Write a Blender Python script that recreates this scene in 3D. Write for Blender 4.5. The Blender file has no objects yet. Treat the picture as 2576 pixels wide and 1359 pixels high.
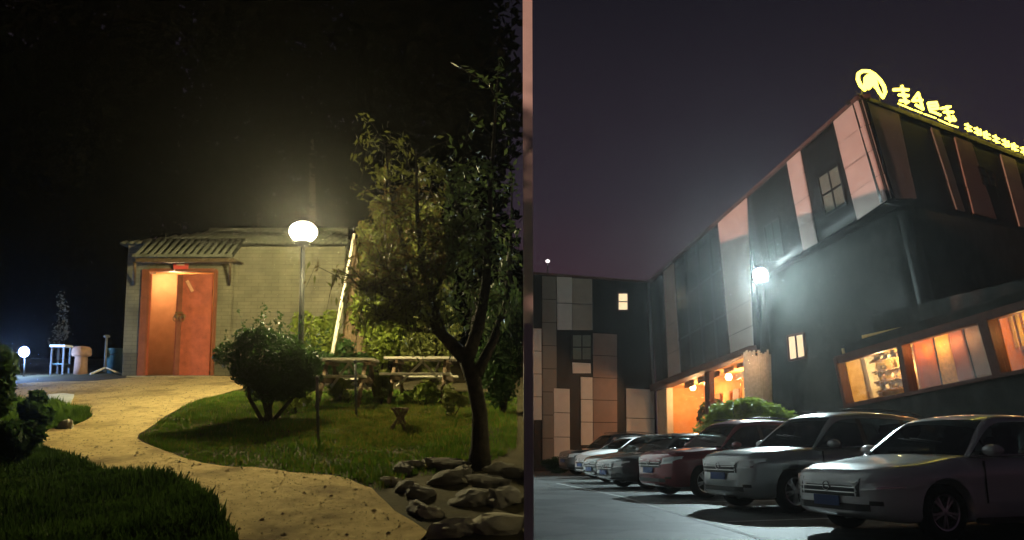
import bpy, bmesh, math, random
import numpy as np
from mathutils import Vector, Matrix

random.seed(7); np.random.seed(7)
R = math.radians
sc = bpy.context.scene
COL = sc.collection

# ------------------------------------------------------------------ camera
FPX, CX, CY, PITCH = 1900.0, 1288.0, 800.0, R(6.0)      # survey units: picture taken as 2576 x 1359
CAM = Vector((0, 0, 1.6))
cam = bpy.data.cameras.new('camera'); cam_o = bpy.data.objects.new('camera', cam); COL.objects.link(cam_o)
cam.sensor_width = 36.0; cam.sensor_fit = 'HORIZONTAL'
cam.lens = 36.0 * FPX / 2576.0
cam.shift_y = (CY - 679.5) / 2576.0
cam.clip_start = 0.1; cam.clip_end = 500
cam_o.location = CAM; cam_o.rotation_euler = (R(90) + PITCH, 0, 0)
sc.camera = cam_o

# ------------------------------------------------------------------ night sky
wd = bpy.data.worlds.new('World'); sc.world = wd; wd.use_nodes = True
nt = wd.node_tree; nt.nodes.clear()
wo = nt.nodes.new('ShaderNodeOutputWorld'); bg = nt.nodes.new('ShaderNodeBackground')
tc = nt.nodes.new('ShaderNodeTexCoord'); sx = nt.nodes.new('ShaderNodeSeparateXYZ'); cr = nt.nodes.new('ShaderNodeValToRGB')
nt.links.new(tc.outputs['Generated'], sx.inputs[0]); nt.links.new(sx.outputs['Z'], cr.inputs[0])
nt.links.new(cr.outputs[0], bg.inputs[0]); nt.links.new(bg.outputs[0], wo.inputs[0])
cr.color_ramp.elements[0].position = 0.10; cr.color_ramp.elements[0].color = (0.050, 0.024, 0.034, 1)
cr.color_ramp.elements[1].position = 0.52; cr.color_ramp.elements[1].color = (0.008, 0.0075, 0.012, 1)
e = cr.color_ramp.elements.new(0.26); e.color = (0.026, 0.019, 0.029, 1)
bg.inputs[1].default_value = 0.9

# low warm glow of the town over the roofs: one weak sun lamp
SUN_EL = R(8.0)
sun = bpy.data.lights.new('sun', 'SUN'); sun.energy = 2.6; sun.angle = R(0.5); sun.color = (1.0, 0.50, 0.36)
sun_o = bpy.data.objects.new('sun', sun); COL.objects.link(sun_o)
sun_dir = Vector((.75 * math.cos(SUN_EL), .66 * math.cos(SUN_EL), -math.sin(SUN_EL)))
sun_o.rotation_euler = sun_dir.to_track_quat('-Z', 'Y').to_euler()

sc.view_settings.view_transform = 'Standard'; sc.view_settings.look = 'None'
sc.view_settings.exposure = 0.0; sc.view_settings.gamma = 1.0; sc.view_settings.use_curve_mapping = False
sc.render.engine = 'CYCLES'
sc.cycles.use_denoising = True; sc.cycles.denoising_input_passes = 'RGB_ALBEDO'
sc.cycles.max_bounces = 6; sc.cycles.diffuse_bounces = 3; sc.cycles.glossy_bounces = 3
sc.cycles.transmission_bounces = 3; sc.cycles.transparent_max_bounces = 12; sc.cycles.volume_bounces = 0
sc.cycles.sample_clamp_indirect = 4.0
sc.cycles.caustics_reflective = False; sc.cycles.caustics_refractive = False

# ------------------------------------------------------------------ survey helpers
_c, _s = math.cos(PITCH), math.sin(PITCH)
def ray(px, py):
    xc = (px - CX) / FPX; yc = -(py - CY) / FPX
    return Vector((xc, _c - yc * _s, yc * _c + _s))
def W(px, py, Y):
    d = ray(px, py); return CAM + d * (Y / d.y)
def proj(p):
    v = p - CAM
    z = v.y * _c + v.z * _s; u = -v.y * _s + v.z * _c
    return CX + FPX * v.x / z, CY - FPX * u / z
LS = 0.134; L0 = 0.02                      # garden: rises away from the viewer
RS = -0.068; R0 = 0.55                     # car park: falls gently away
def zl(Y): return L0 + LS * Y if Y < 19 else L0 + LS * 19 + 0.03 * (Y - 19)
def zr(Y): return R0 + RS * Y
def G(px, py):                             # point on the garden slope
    d = ray(px, py); t = (L0 - CAM.z) / (d.z - LS * d.y); return CAM + d * t
def GR(px, py):                            # point on the car park
    d = ray(px, py); t = (R0 - CAM.z) / (d.z - RS * d.y); return CAM + d * t

def link(o, parent=None):
    COL.objects.link(o)
    if parent is not None:
        o.parent = parent
        o.matrix_parent_inverse = parent.matrix_world.inverted() if False else Matrix.Identity(4)
    return o
def mesh_obj(name, verts, faces, mat, parent=None, smooth=False):
    me = bpy.data.meshes.new(name)
    me.from_pydata([tuple(v) for v in verts], [], faces)
    me.update()
    bm = bmesh.new(); bm.from_mesh(me); bmesh.ops.recalc_face_normals(bm, faces=bm.faces); bm.to_mesh(me); bm.free()
    if mat: me.materials.append(mat)
    if smooth:
        for p in me.polygons: p.use_smooth = True
    o = bpy.data.objects.new(name, me); link(o, parent); return o
def bm_obj(name, bm, mat, parent=None, smooth=False):
    me = bpy.data.meshes.new(name); bmesh.ops.recalc_face_normals(bm, faces=bm.faces)
    bm.to_mesh(me); bm.free()
    if mat: me.materials.append(mat)
    if smooth:
        for p in me.polygons: p.use_smooth = True
    o = bpy.data.objects.new(name, me); link(o, parent); return o
def tag(o, label=None, cat=None, group=None, kind=None):
    if label: o['label'] = label
    if cat: o['category'] = cat
    if group: o['group'] = group
    if kind: o['kind'] = kind
    return o
def thing(name, loc, label, cat, group=None, rz=0.0):
    o = bpy.data.objects.new(name, None); o.empty_display_size = 0.1; COL.objects.link(o)
    o.location = loc; o.rotation_euler = (0, 0, rz)
    return tag(o, label, cat, group)
def box_bm(bm, c, s, rot=None):
    r = bmesh.ops.create_cube(bm, size=1.0)
    M = Matrix.Translation(c) @ (rot.to_4x4() if rot is not None else Matrix.Identity(4)) @ Matrix.Diagonal((s[0], s[1], s[2], 1))
    bmesh.ops.transform(bm, matrix=M, verts=r['verts']); return r['verts']
def box(name, c, s, mat, parent=None, rot=None, bevel=0.0):
    bm = bmesh.new(); box_bm(bm, Vector(c), s, rot)
    if bevel > 0: bmesh.ops.bevel(bm, geom=bm.edges[:], offset=bevel, segments=2, affect='EDGES')
    return bm_obj(name, bm, mat, parent)
def tube_data(pts, rad, seg=8, cap=True):
    pts = [Vector(p) for p in pts]
    if not hasattr(rad, '__len__'): rad = [rad] * len(pts)
    V = []; F = []; n = None
    for i, p in enumerate(pts):
        t = (pts[min(i + 1, len(pts) - 1)] - pts[max(i - 1, 0)]).normalized()
        if n is None: n = t.orthogonal().normalized()
        n = (n - t * n.dot(t))
        n = n.normalized() if n.length > 1e-6 else t.orthogonal().normalized()
        b = t.cross(n)
        for k in range(seg):
            a = 2 * math.pi * k / seg
            V.append(p + (n * math.cos(a) + b * math.sin(a)) * rad[i])
    for i in range(len(pts) - 1):
        for k in range(seg):
            a = i * seg + k; b_ = i * seg + (k + 1) % seg
            F.append((a, b_, b_ + seg, a + seg))
    if cap:
        F.append(tuple(range(seg))[::-1]); F.append(tuple(range((len(pts) - 1) * seg, len(pts) * seg)))
    return V, F
def tube(name, pts, rad, mat, parent=None, seg=8, smooth=True):
    V, F = tube_data(pts, rad, seg); return mesh_obj(name, V, F, mat, parent, smooth)
def join_data(parts):
    V = []; F = []
    for v, f in parts:
        o = len(V); V += list(v); F += [tuple(i + o for i in q) for q in f]
    return V, F
def lathe_data(prof, seg=20):
    V = []; F = []
    for r, z in prof:
        for k in range(seg):
            a = 2 * math.pi * k / seg; V.append(Vector((r * math.cos(a), r * math.sin(a), z)))
    for i in range(len(prof) - 1):
        for k in range(seg):
            a = i * seg + k; b = i * seg + (k + 1) % seg; F.append((a, b, b + seg, a + seg))
    F.append(tuple(range(seg))[::-1]); F.append(tuple(range((len(prof) - 1) * seg, len(prof) * seg)))
    return V, F
def lathe(name, prof, mat, parent=None, seg=20, loc=None, smooth=True):
    V, F = lathe_data(prof, seg)
    if loc is not None: V = [v + Vector(loc) for v in V]
    return mesh_obj(name, V, F, mat, parent, smooth)

# ------------------------------------------------------------------ materials
def pmat(name, col, rough=0.7, spec=0.4, metal=0.0, var=0.0, vscale=3.0, bump=0.0, bscale=30.0, col2=None, coat=0.0):
    m = bpy.data.materials.new(name); m.use_nodes = True
    n = m.node_tree; b = n.nodes['Principled BSDF']
    b.inputs['Base Color'].default_value = (*col, 1); b.inputs['Roughness'].default_value = rough
    b.inputs['Specular IOR Level'].default_value = spec; b.inputs['Metallic'].default_value = metal
    if coat: b.inputs['Coat Weight'].default_value = coat; b.inputs['Coat Roughness'].default_value = 0.05
    if var or col2 or bump:
        g = n.nodes.new('ShaderNodeNewGeometry')
    if var or col2:
        nz = n.nodes.new('ShaderNodeTexNoise'); nz.inputs['Scale'].default_value = vscale; nz.inputs['Detail'].default_value = 6
        nz.inputs['Roughness'].default_value = 0.65
        n.links.new(g.outputs['Position'], nz.inputs['Vector'])
        rp = n.nodes.new('ShaderNodeValToRGB'); n.links.new(nz.outputs['Fac'], rp.inputs[0])
        c2 = col2 if col2 else tuple(min(1, c * (1 + var)) for c in col)
        c1 = col if col2 else tuple(c * (1 - var) for c in col)
        rp.color_ramp.elements[0].position = 0.32; rp.color_ramp.elements[1].position = 0.68
        rp.color_ramp.elements[0].color = (*c1, 1); rp.color_ramp.elements[1].color = (*c2, 1)
        n.links.new(rp.outputs[0], b.inputs['Base Color'])
    if bump:
        nb = n.nodes.new('ShaderNodeTexNoise'); nb.inputs['Scale'].default_value = bscale; nb.inputs['Detail'].default_value = 5
        n.links.new(g.outputs['Position'], nb.inputs['Vector'])
        bp = n.nodes.new('ShaderNodeBump'); bp.inputs['Strength'].default_value = bump; bp.inputs['Distance'].default_value = 0.02
        n.links.new(nb.outputs['Fac'], bp.inputs['Height']); n.links.new(bp.outputs[0], b.inputs['Normal'])
    return m
def emat(name, col, strength):
    m = bpy.data.materials.new(name); m.use_nodes = True; n = m.node_tree; n.nodes.clear()
    o = n.nodes.new('ShaderNodeOutputMaterial'); e_ = n.nodes.new('ShaderNodeEmission')
    e_.inputs[0].default_value = (*col, 1); e_.inputs[1].default_value = strength
    n.links.new(e_.outputs[0], o.inputs[0]); return m
def leafmat(name, c1, c2, trans=0.35, rough=0.55, vscale=5.0):
    m = pmat(name, c1, rough, 0.15, col2=c2, vscale=vscale)
    n = m.node_tree; b = n.nodes['Principled BSDF']; out = n.nodes['Material Output']
    t = n.nodes.new('ShaderNodeBsdfTranslucent'); mx = n.nodes.new('ShaderNodeMixShader'); mx.inputs[0].default_value = trans
    src = b.inputs['Base Color'].links[0].from_socket
    n.links.new(src, t.inputs[0]); n.links.new(b.outputs[0], mx.inputs[1]); n.links.new(t.outputs[0], mx.inputs[2])
    n.links.new(mx.outputs[0], out.inputs[0]); return m
def glassmat(name, tint=(0.9, 0.9, 0.9), fac=0.12):
    m = bpy.data.materials.new(name); m.use_nodes = True; n = m.node_tree; n.nodes.clear()
    o = n.nodes.new('ShaderNodeOutputMaterial'); t = n.nodes.new('ShaderNodeBsdfTransparent'); g = n.nodes.new('ShaderNodeBsdfGlossy')
    t.inputs[0].default_value = (*tint, 1); g.inputs['Roughness'].default_value = 0.03; g.inputs['Color'].default_value = (0.9, 0.9, 0.9, 1)
    mx = n.nodes.new('ShaderNodeMixShader'); mx.inputs[0].default_value = fac
    n.links.new(t.outputs[0], mx.inputs[1]); n.links.new(g.outputs[0], mx.inputs[2]); n.links.new(mx.outputs[0], o.inputs[0]); return m
def brickmat(name, c1, c2, mortar, scale=1.0):
    m = bpy.data.materials.new(name); m.use_nodes = True; n = m.node_tree; b = n.nodes['Principled BSDF']
    g = n.nodes.new('ShaderNodeNewGeometry'); sp = n.nodes.new('ShaderNodeSeparateXYZ'); cb = n.nodes.new('ShaderNodeCombineXYZ')
    n.links.new(g.outputs['Position'], sp.inputs[0]); n.links.new(sp.outputs['X'], cb.inputs['X']); n.links.new(sp.outputs['Z'], cb.inputs['Y'])
    br = n.nodes.new('ShaderNodeTexBrick'); n.links.new(cb.outputs[0], br.inputs['Vector'])
    br.inputs['Color1'].default_value = (*c1, 1); br.inputs['Color2'].default_value = (*c2, 1); br.inputs['Mortar'].default_value = (*mortar, 1)
    br.inputs['Scale'].default_value = scale; br.inputs['Mortar Size'].default_value = 0.006; br.inputs['Brick Width'].default_value = 0.27; br.inputs['Row Height'].default_value = 0.075
    nz = n.nodes.new('ShaderNodeTexNoise'); nz.inputs['Scale'].default_value = 2.5; nz.inputs['Detail'].default_value = 6
    n.links.new(g.outputs['Position'], nz.inputs['Vector'])
    mx = n.nodes.new('ShaderNodeMixRGB'); mx.blend_type = 'MULTIPLY'; mx.inputs[0].default_value = 0.8
    n.links.new(br.outputs['Color'], mx.inputs[1]); n.links.new(nz.outputs['Fac'], mx.inputs[2]); n.links.new(mx.outputs[0], b.inputs['Base Color'])
    bp = n.nodes.new('ShaderNodeBump'); bp.inputs['Strength'].default_value = 0.5; bp.inputs['Distance'].default_value = 0.01; bp.invert = True
    n.links.new(br.outputs['Fac'], bp.inputs['Height']); n.links.new(bp.outputs[0], b.inputs['Normal'])
    b.inputs['Roughness'].default_value = 0.85; return m

M = {}
M['soil'] = pmat('soil', (0.035, 0.03, 0.018), 0.95, 0.1, col2=(0.075, 0.06, 0.03), vscale=2.5, bump=0.6, bscale=25)
M['gravel'] = pmat('gravel', (0.36, 0.255, 0.105), 0.95, 0.1, col2=(0.52, 0.39, 0.18), vscale=9, bump=0.8, bscale=60)
def patches(m, col, scale, lo, hi):
    n = m.node_tree; b = n.nodes['Principled BSDF']; src = b.inputs['Base Color'].links[0].from_socket
    g = n.nodes.new('ShaderNodeNewGeometry'); z = n.nodes.new('ShaderNodeTexNoise'); z.inputs['Scale'].default_value = scale; z.inputs['Detail'].default_value = 7; z.inputs['Roughness'].default_value = .6
    mr = n.nodes.new('ShaderNodeMapRange'); mr.inputs['From Min'].default_value = lo; mr.inputs['From Max'].default_value = hi
    mx = n.nodes.new('ShaderNodeMixRGB'); mx.inputs[2].default_value = (*col, 1)
    n.links.new(g.outputs['Position'], z.inputs['Vector']); n.links.new(z.outputs['Fac'], mr.inputs['Value']); n.links.new(mr.outputs[0], mx.inputs[0])
    n.links.new(src, mx.inputs[1]); n.links.new(mx.outputs[0], b.inputs['Base Color'])
patches(M['gravel'], (.17, .115, .05), 1.1, .50, .68)
M['asphalt'] = pmat('asphalt', (0.045, 0.047, 0.047), 0.62, 0.4, col2=(0.085, 0.088, 0.086), vscale=0.9, bump=0.35, bscale=80)
patches(M['asphalt'], (.020, .021, .021), .5, .50, .58)
def cracks(m, col, scale):
    n = m.node_tree; b = n.nodes['Principled BSDF']; src = b.inputs['Base Color'].links[0].from_socket
    g = n.nodes.new('ShaderNodeNewGeometry'); z = n.nodes.new('ShaderNodeTexNoise'); z.inputs['Scale'].default_value = 1.6; z.inputs['Detail'].default_value = 5
    ad = n.nodes.new('ShaderNodeMixRGB'); ad.blend_type = 'ADD'; ad.inputs[0].default_value = .9
    v = n.nodes.new('ShaderNodeTexVoronoi'); v.feature = 'DISTANCE_TO_EDGE'; v.inputs['Scale'].default_value = scale
    mr = n.nodes.new('ShaderNodeMapRange'); mr.inputs['From Min'].default_value = .004; mr.inputs['From Max'].default_value = .012; mr.inputs['To Min'].default_value = .85; mr.inputs['To Max'].default_value = 0
    mx = n.nodes.new('ShaderNodeMixRGB'); mx.inputs[2].default_value = (*col, 1)
    n.links.new(g.outputs['Position'], z.inputs['Vector']); n.links.new(g.outputs['Position'], ad.inputs[1]); n.links.new(z.outputs['Color'], ad.inputs[2]); n.links.new(ad.outputs[0], v.inputs['Vector'])
    n.links.new(v.outputs['Distance'], mr.inputs['Value']); n.links.new(mr.outputs[0], mx.inputs[0]); n.links.new(src, mx.inputs[1]); n.links.new(mx.outputs[0], b.inputs['Base Color'])
cracks(M['asphalt'], (.010, .010, .010), .33)
M['pale_strip'] = pmat('pale_strip', (0.30, 0.30, 0.29), 0.7, 0.3, var=0.4, vscale=6)
M['render_grey'] = pmat('white_render', (0.68, 0.67, 0.65), 0.9, 0.2, var=0.12, vscale=1.5, bump=0.2, bscale=40)
M['brick'] = brickmat('grey_brick', (0.25, 0.222, 0.138), (0.215, 0.195, 0.122), (0.165, 0.15, 0.095))
M['dado'] = brickmat('dado_brick', (0.15, 0.13, 0.075), (0.13, 0.115, 0.07), (0.09, 0.08, 0.05))
M['tile'] = pmat('roof_tile', (0.07, 0.072, 0.052), 0.85, 0.2, col2=(0.13, 0.13, 0.095), vscale=6, bump=0.3)
M['tile_dark'] = pmat('roof_bed', (0.03, 0.03, 0.022), 0.9, 0.1, var=0.3)
M['timber'] = pmat('dark_timber', (0.075, 0.05, 0.025), 0.7, 0.3, var=0.35, vscale=12)
M['door_red'] = pmat('red_door_paint', (0.36, 0.085, 0.045), 0.5, 0.4, var=0.28, vscale=5, bump=0.15, bscale=14)
M['door_lit'] = leafmat('translucent_orange_panel', (0.58, 0.28, 0.14), (0.68, 0.35, 0.19), trans=.92, vscale=5)
M['door_frame'] = pmat('red_frame_paint', (0.20, 0.06, 0.025), 0.6, 0.3, var=0.2, vscale=5)
M['orange_plaster'] = pmat('orange_plaster', (0.62, 0.27, 0.10), 0.8, 0.2, col2=(0.70, 0.33, 0.13), vscale=4)
M['red_plaque'] = pmat('red_plaque', (0.55, 0.07, 0.05), 0.6, 0.3, var=0.1)
M['gilt'] = pmat('gilt_lettering', (0.7, 0.5, 0.3), 0.6, 0.3)
M['paper'] = pmat('pink_paper', (0.62, 0.30, 0.16), 0.85, 0.1, var=0.15, vscale=20)
M['brass'] = pmat('dull_brass', (0.22, 0.12, 0.04), 0.5, 0.5, metal=0.6, var=0.2)
M['lamp_white'] = emat('lamp_globe_glow', (1.0, 0.93, 0.62), 26.0)
M['post_black'] = pmat('black_post_paint', (0.008, 0.008, 0.008), 0.7, 0.2)
M['post_dark'] = pmat('dark_post_paint', (0.05, 0.05, 0.045), 0.55, 0.4, var=0.2)
M['grey_paint'] = pmat('grey_paint', (0.10, 0.10, 0.10), 0.6, 0.3, var=0.2, vscale=8)
M['white_paint'] = pmat('white_paint', (0.70, 0.68, 0.62), 0.6, 0.3, var=0.12, vscale=8)
M['pale_wood'] = pmat('pale_wood', (0.60, 0.54, 0.42), 0.7, 0.3, var=0.25, vscale=14)
M['old_wood'] = pmat('old_wood', (0.10, 0.065, 0.035), 0.8, 0.2, var=0.3, vscale=10)
M['bark'] = pmat('bark', (0.018, 0.015, 0.012), 0.95, 0.1, col2=(0.05, 0.04, 0.03), vscale=14, bump=0.7, bscale=40)
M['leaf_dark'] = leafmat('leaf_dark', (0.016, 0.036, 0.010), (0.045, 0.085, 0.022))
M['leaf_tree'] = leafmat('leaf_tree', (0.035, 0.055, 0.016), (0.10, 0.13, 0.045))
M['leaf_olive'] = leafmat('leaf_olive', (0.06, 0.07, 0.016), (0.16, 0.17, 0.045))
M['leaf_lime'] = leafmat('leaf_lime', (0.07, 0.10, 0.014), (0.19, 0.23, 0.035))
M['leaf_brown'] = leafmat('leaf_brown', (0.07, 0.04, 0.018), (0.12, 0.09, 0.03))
M['leaf_pale'] = leafmat('leaf_pale', (0.07, 0.075, 0.06), (0.17, 0.17, 0.14))
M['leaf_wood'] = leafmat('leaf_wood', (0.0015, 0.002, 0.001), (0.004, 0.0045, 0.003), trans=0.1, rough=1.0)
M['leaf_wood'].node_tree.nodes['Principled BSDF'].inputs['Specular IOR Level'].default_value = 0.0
M['grass'] = leafmat('grass_blade', (0.04, 0.085, 0.008), (0.11, 0.19, 0.02), trans=0.3, vscale=3)
M['grass_shaded'] = leafmat('shaded_grass_blade', (0.016, 0.036, 0.006), (0.05, 0.09, 0.016), trans=0.3, vscale=3)  # darker copy of the grass: shrub shade put into the colour
M['grass_yellow'] = leafmat('dry_and_lamplit_grass', (0.08, 0.085, 0.013), (0.22, 0.19, 0.04), trans=0.3, vscale=3)
M['rock'] = pmat('rock', (0.07, 0.065, 0.055), 0.9, 0.2, col2=(0.22, 0.20, 0.165), vscale=4, bump=0.7, bscale=14)
M['rock_pale'] = pmat('pale_rock', (0.22, 0.20, 0.15), 0.9, 0.2, col2=(0.42, 0.38, 0.28), vscale=4, bump=0.7, bscale=14)
M['water'] = pmat('pond_water', (0.006, 0.010, 0.012), 0.06, 0.5, bump=0.05, bscale=6)
M['terracotta'] = pmat('terracotta', (0.30, 0.17, 0.11), 0.85, 0.2, var=0.2, vscale=8)
M['teal_plastic'] = pmat('teal_plastic', (0.05, 0.11, 0.11), 0.5, 0.4, var=0.15)
M['stone_white'] = pmat('pale_stone', (0.55, 0.57, 0.56), 0.8, 0.2, var=0.2, vscale=6)
M['red_cloth'] = pmat('red_cloth', (0.40, 0.06, 0.04), 0.85, 0.1, var=0.2)
M['pebble'] = pmat('pebble', (0.05, 0.04, 0.025), 0.9, 0.1, col2=(0.35, 0.28, 0.15), vscale=40)

# =================================================================== SETTING
SEAM = 41.0 / FPX / 1.0                     # direction of the wall between the two places (dx per dy)
def seam_x(Y): return SEAM * Y
WT = 0.02                                  # half thickness of that wall
# garden ground: planar slope, flatter at the back
xs = np.concatenate([np.linspace(-60, -14, 8), np.linspace(-12, 0, 25)])
ys = np.concatenate([np.linspace(-4, 19, 47), np.linspace(21, 60, 8)])
V = []; F = []
for y in ys:
    for k, x in enumerate(xs):
        xx = x if k < len(xs) - 1 else seam_x(y) - WT
        V.append((xx, y, zl(y)))
nx = len(xs)
for j in range(len(ys) - 1):
    for i in range(nx - 1):
        a = j * nx + i; F.append((a, a + 1, a + nx + 1, a + nx))
tag(mesh_obj('ground', V, F, M['soil']), 'dark soil of the garden slope', kind='structure')
# car park
V = []; F = []
ys = np.linspace(-4, 90, 48); xs = np.linspace(0, 70, 15)
for y in ys:
    for k, x in enumerate(xs):
        V.append((seam_x(y) + WT if k == 0 else x + 0.6, y, zr(y)))
nx = len(xs)
for j in range(len(ys) - 1):
    for i in range(nx - 1):
        a = j * nx + i; F.append((a, a + 1, a + nx + 1, a + nx))
tag(mesh_obj('car_park_ground', V, F, M['asphalt']), 'worn dark asphalt of the parking lot', kind='structure')

def ground_poly(name, pix, mat, lift, fn=G, jit=0.0, sub=3, smooth=True):
    pts = [fn(*p) for p in pix]
    # Catmull-Rom smoothing of the outline
    out = []
    n = len(pts)
    for i in range(n):
        p0, p1, p2, p3 = pts[i - 1], pts[i], pts[(i + 1) % n], pts[(i + 2) % n]
        for k in range(sub):
            t = k / sub
            if smooth:
                q = 0.5 * ((2 * p1) + (p2 - p0) * t + (2 * p0 - 5 * p1 + 4 * p2 - p3) * t * t + (3 * p1 - p0 - 3 * p2 + p3) * t ** 3)
            else: q = p1.lerp(p2, t)
            out.append(Vector((q.x + random.uniform(-jit, jit), q.y + random.uniform(-jit, jit), 0)))
    s0 = LS if fn is G else RS; z0 = L0 if fn is G else R0
    V = [(q.x, q.y, z0 + s0 * q.y + lift) for q in out]
    bm = bmesh.new(); vs = [bm.verts.new(v) for v in V]
    es = [bm.edges.new((vs[i], vs[(i + 1) % len(vs)])) for i in range(len(vs))]
    bmesh.ops.triangle_fill(bm, use_beauty=True, edges=es)
    o = bm_obj(name, bm, mat)
    return o, [(q.x, q.y) for q in out]
PATH_PX = [(1060, 1362), (1000, 1290), (935, 1232), (840, 1200), (735, 1190), (640, 1178), (560, 1175), (480, 1160), (410, 1135), (348, 1106),
           (385, 1070), (450, 1030), (520, 1003), (590, 985), (640, 970), (640, 952), (520, 947), (350, 950), (240, 960), (120, 962), (30, 970), (20, 1000), (120, 1012), (200, 1030), (232, 1050),
           (190, 1070), (110, 1085), (70, 1105), (110, 1125), (200, 1160), (300, 1190), (420, 1205), (490, 1225), (545, 1280), (600, 1362)]
path_o, path_poly = ground_poly('path', PATH_PX, M['gravel'], 0.012, jit=0.02)
tag(path_o, 'tan gravel path winding to the red door', kind='structure')

def inside(poly, x, y):
    c = False; n = len(poly); j = n - 1
    for i in range(n):
        xi, yi = poly[i]; xj, yj = poly[j]
        if (yi > y) != (yj > y) and x < (xj - xi) * (y - yi) / (yj - yi) + xi: c = not c
        j = i
    return c
def inside_np(poly, x, y):
    c = np.zeros(len(x), bool); n = len(poly); j = n - 1
    for i in range(n):
        xi, yi = poly[i]; xj, yj = poly[j]
        if yi != yj:
            k = ((yi > y) != (yj > y)) & (x < (xj - xi) * (y - yi) / (yj - yi) + xi); c ^= k
        j = i
    return c
def np_mesh(name, V, nper, mat, parent=None):
    """V: (n*nper,3) array of separate nper-gons"""
    n = len(V) // nper
    me = bpy.data.meshes.new(name)
    me.vertices.add(len(V)); me.vertices.foreach_set('co', V.astype(np.float32).ravel())
    me.loops.add(len(V)); me.loops.foreach_set('vertex_index', np.arange(len(V), dtype=np.int32))
    me.polygons.add(n); me.polygons.foreach_set('loop_start', np.arange(0, len(V), nper, dtype=np.int32))
    me.polygons.foreach_set('loop_total', np.full(n, nper, np.int32))
    me.update(calc_edges=True); me.validate()
    me.materials.append(mat)
    o = bpy.data.objects.new(name, me); link(o, parent); return o
def grass(name, pix, count, h0, h1, mat, label, avoid=None, w=0.006, rng=None, lean=0.45, soft=0.0):
    rng = rng or np.random.default_rng(11)
    poly = [tuple(G(*p)[:2]) for p in pix]
    P = np.array(poly); mn = P.min(0); mx = P.max(0); X = []; Y = []
    tot = 0
    while tot < count:
        x = rng.uniform(mn[0], mx[0], 20000); y = rng.uniform(mn[1], mx[1], 20000)
        k = inside_np(poly, x, y)
        if avoid is not None: k &= ~inside_np(avoid, x + rng.normal(0, .045, len(x)), y + rng.normal(0, .07, len(x)))
        # clumps
        k &= (np.sin(x * 5.1 + np.sin(y * 3.3) * 2) * np.sin(y * 4.7 + np.sin(x * 2.9) * 2) + rng.uniform(-1.2, 1.6, len(x))) > 0
        X.append(x[k]); Y.append(y[k]); tot += k.sum()
        if len(X) > 60: break
    x = np.concatenate(X)[:count]; y = np.concatenate(Y)[:count]; n = len(x)
    if soft: x = x + rng.normal(0, soft, n); y = y + rng.normal(0, soft * 1.5, n)
    z = L0 + LS * y
    h = rng.uniform(h0, h1, n) * (0.75 + 0.35 * np.sin(x * 3.7) * np.sin(y * 2.9 + 1))
    a = rng.uniform(0, 2 * np.pi, n); ww = w * rng.uniform(0.7, 1.5, n)
    dx = np.cos(a) * ww; dy = np.sin(a) * ww
    l = rng.uniform(0, lean, n); b = rng.uniform(0, 2 * np.pi, n)
    V = np.zeros((n, 4, 3))
    V[:, 0] = np.stack([x - dx, y - dy, z], 1); V[:, 1] = np.stack([x + dx, y + dy, z], 1)
    V[:, 2] = np.stack([x + dx * .7 + np.cos(b) * l * h * .35, y + dy * .7 + np.sin(b) * l * h * .35, z + h * .6], 1)
    V[:, 3] = np.stack([x + np.cos(b) * l * h, y + np.sin(b) * l * h, z + h], 1)
    o = np_mesh(name, V.reshape(-1, 3), 4, mat)
    return tag(o, label, 'grass', kind='stuff')
ISLAND = [(348, 1104), (385, 1070), (450, 1030), (520, 1003), (590, 985), (700, 990), (850, 985), (1000, 985), (1150, 990), (1300, 1000), (1300, 1130), (1180, 1190), (1030, 1200), (960, 1235), (840, 1205), (735, 1192), (640, 1180), (560, 1176), (480, 1162), (410, 1136)]
FRONT = [(-40, 1120), (60, 1110), (110, 1127), (200, 1162), (300, 1192), (420, 1207), (490, 1228), (545, 1282), (600, 1362), (560, 1420), (-80, 1420)]
PATCH = [(-40, 1000), (60, 1005), (120, 1015), (200, 1032), (232, 1050), (190, 1072), (110, 1087), (60, 1108), (-40, 1118)]
rg = np.random.default_rng(5)
grass('lawn_grass', ISLAND, 52000, 0.02, 0.075, M['grass'], 'short green lawn of the island bed beside the path', rng=rg, avoid=path_poly)
grass('lamplit_lawn_grass', [(840, 1040), (1000, 1020), (1150, 1030), (1160, 1090), (1040, 1110), (900, 1130), (830, 1100)], 12000, 0.02, 0.085, M['grass_yellow'], 'grass under the picnic tables with lamplight painted in yellow', rng=rg, soft=.22)  # lamplight on this part of the lawn put into yellow blades
grass('straw_grass', ISLAND, 7000, 0.02, 0.10, M['grass_yellow'], 'dry straw blades mixed through the island lawn', rng=rg, avoid=path_poly)
grass('meadow_grass', FRONT, 34000, 0.03, 0.14, M['grass_shaded'], 'long grass filling the near left corner, its shade painted dark', rng=rg, avoid=path_poly, w=0.007)
grass('verge_grass', PATCH, 12000, 0.04, 0.16, M['grass'], 'tufted grass on the far left verge of the path', rng=rg, avoid=path_poly)
# pebbles and dead leaves on the path
n = 5200; V = []
rp = np.random.default_rng(3); cnt = 0; P = np.array(path_poly); mn = P.min(0); mx = P.max(0)
while cnt < n:
    x, y = rp.uniform(mn, mx)
    if not inside(path_poly, x, y): continue
    s = rp.uniform(0.008, 0.024) if cnt < 420 else rp.uniform(0.004, 0.011); a = rp.uniform(0, 6.28); z = L0 + LS * y + 0.014
    q = [(x + s * math.cos(a + k * 1.57) * (1 if k % 2 else .6), y + s * math.sin(a + k * 1.57) * (1 if k % 2 else .6), z) for k in range(4)]
    t = (x, y, z + s * .6)
    for k in range(4): V += [q[k], q[(k + 1) % 4], t]
    cnt += 1
tag(np_mesh('pebbles', np.array(V), 3, M['pebble']), 'scattered pebbles and fallen leaves on the gravel path', 'pebbles', kind='stuff')

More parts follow.
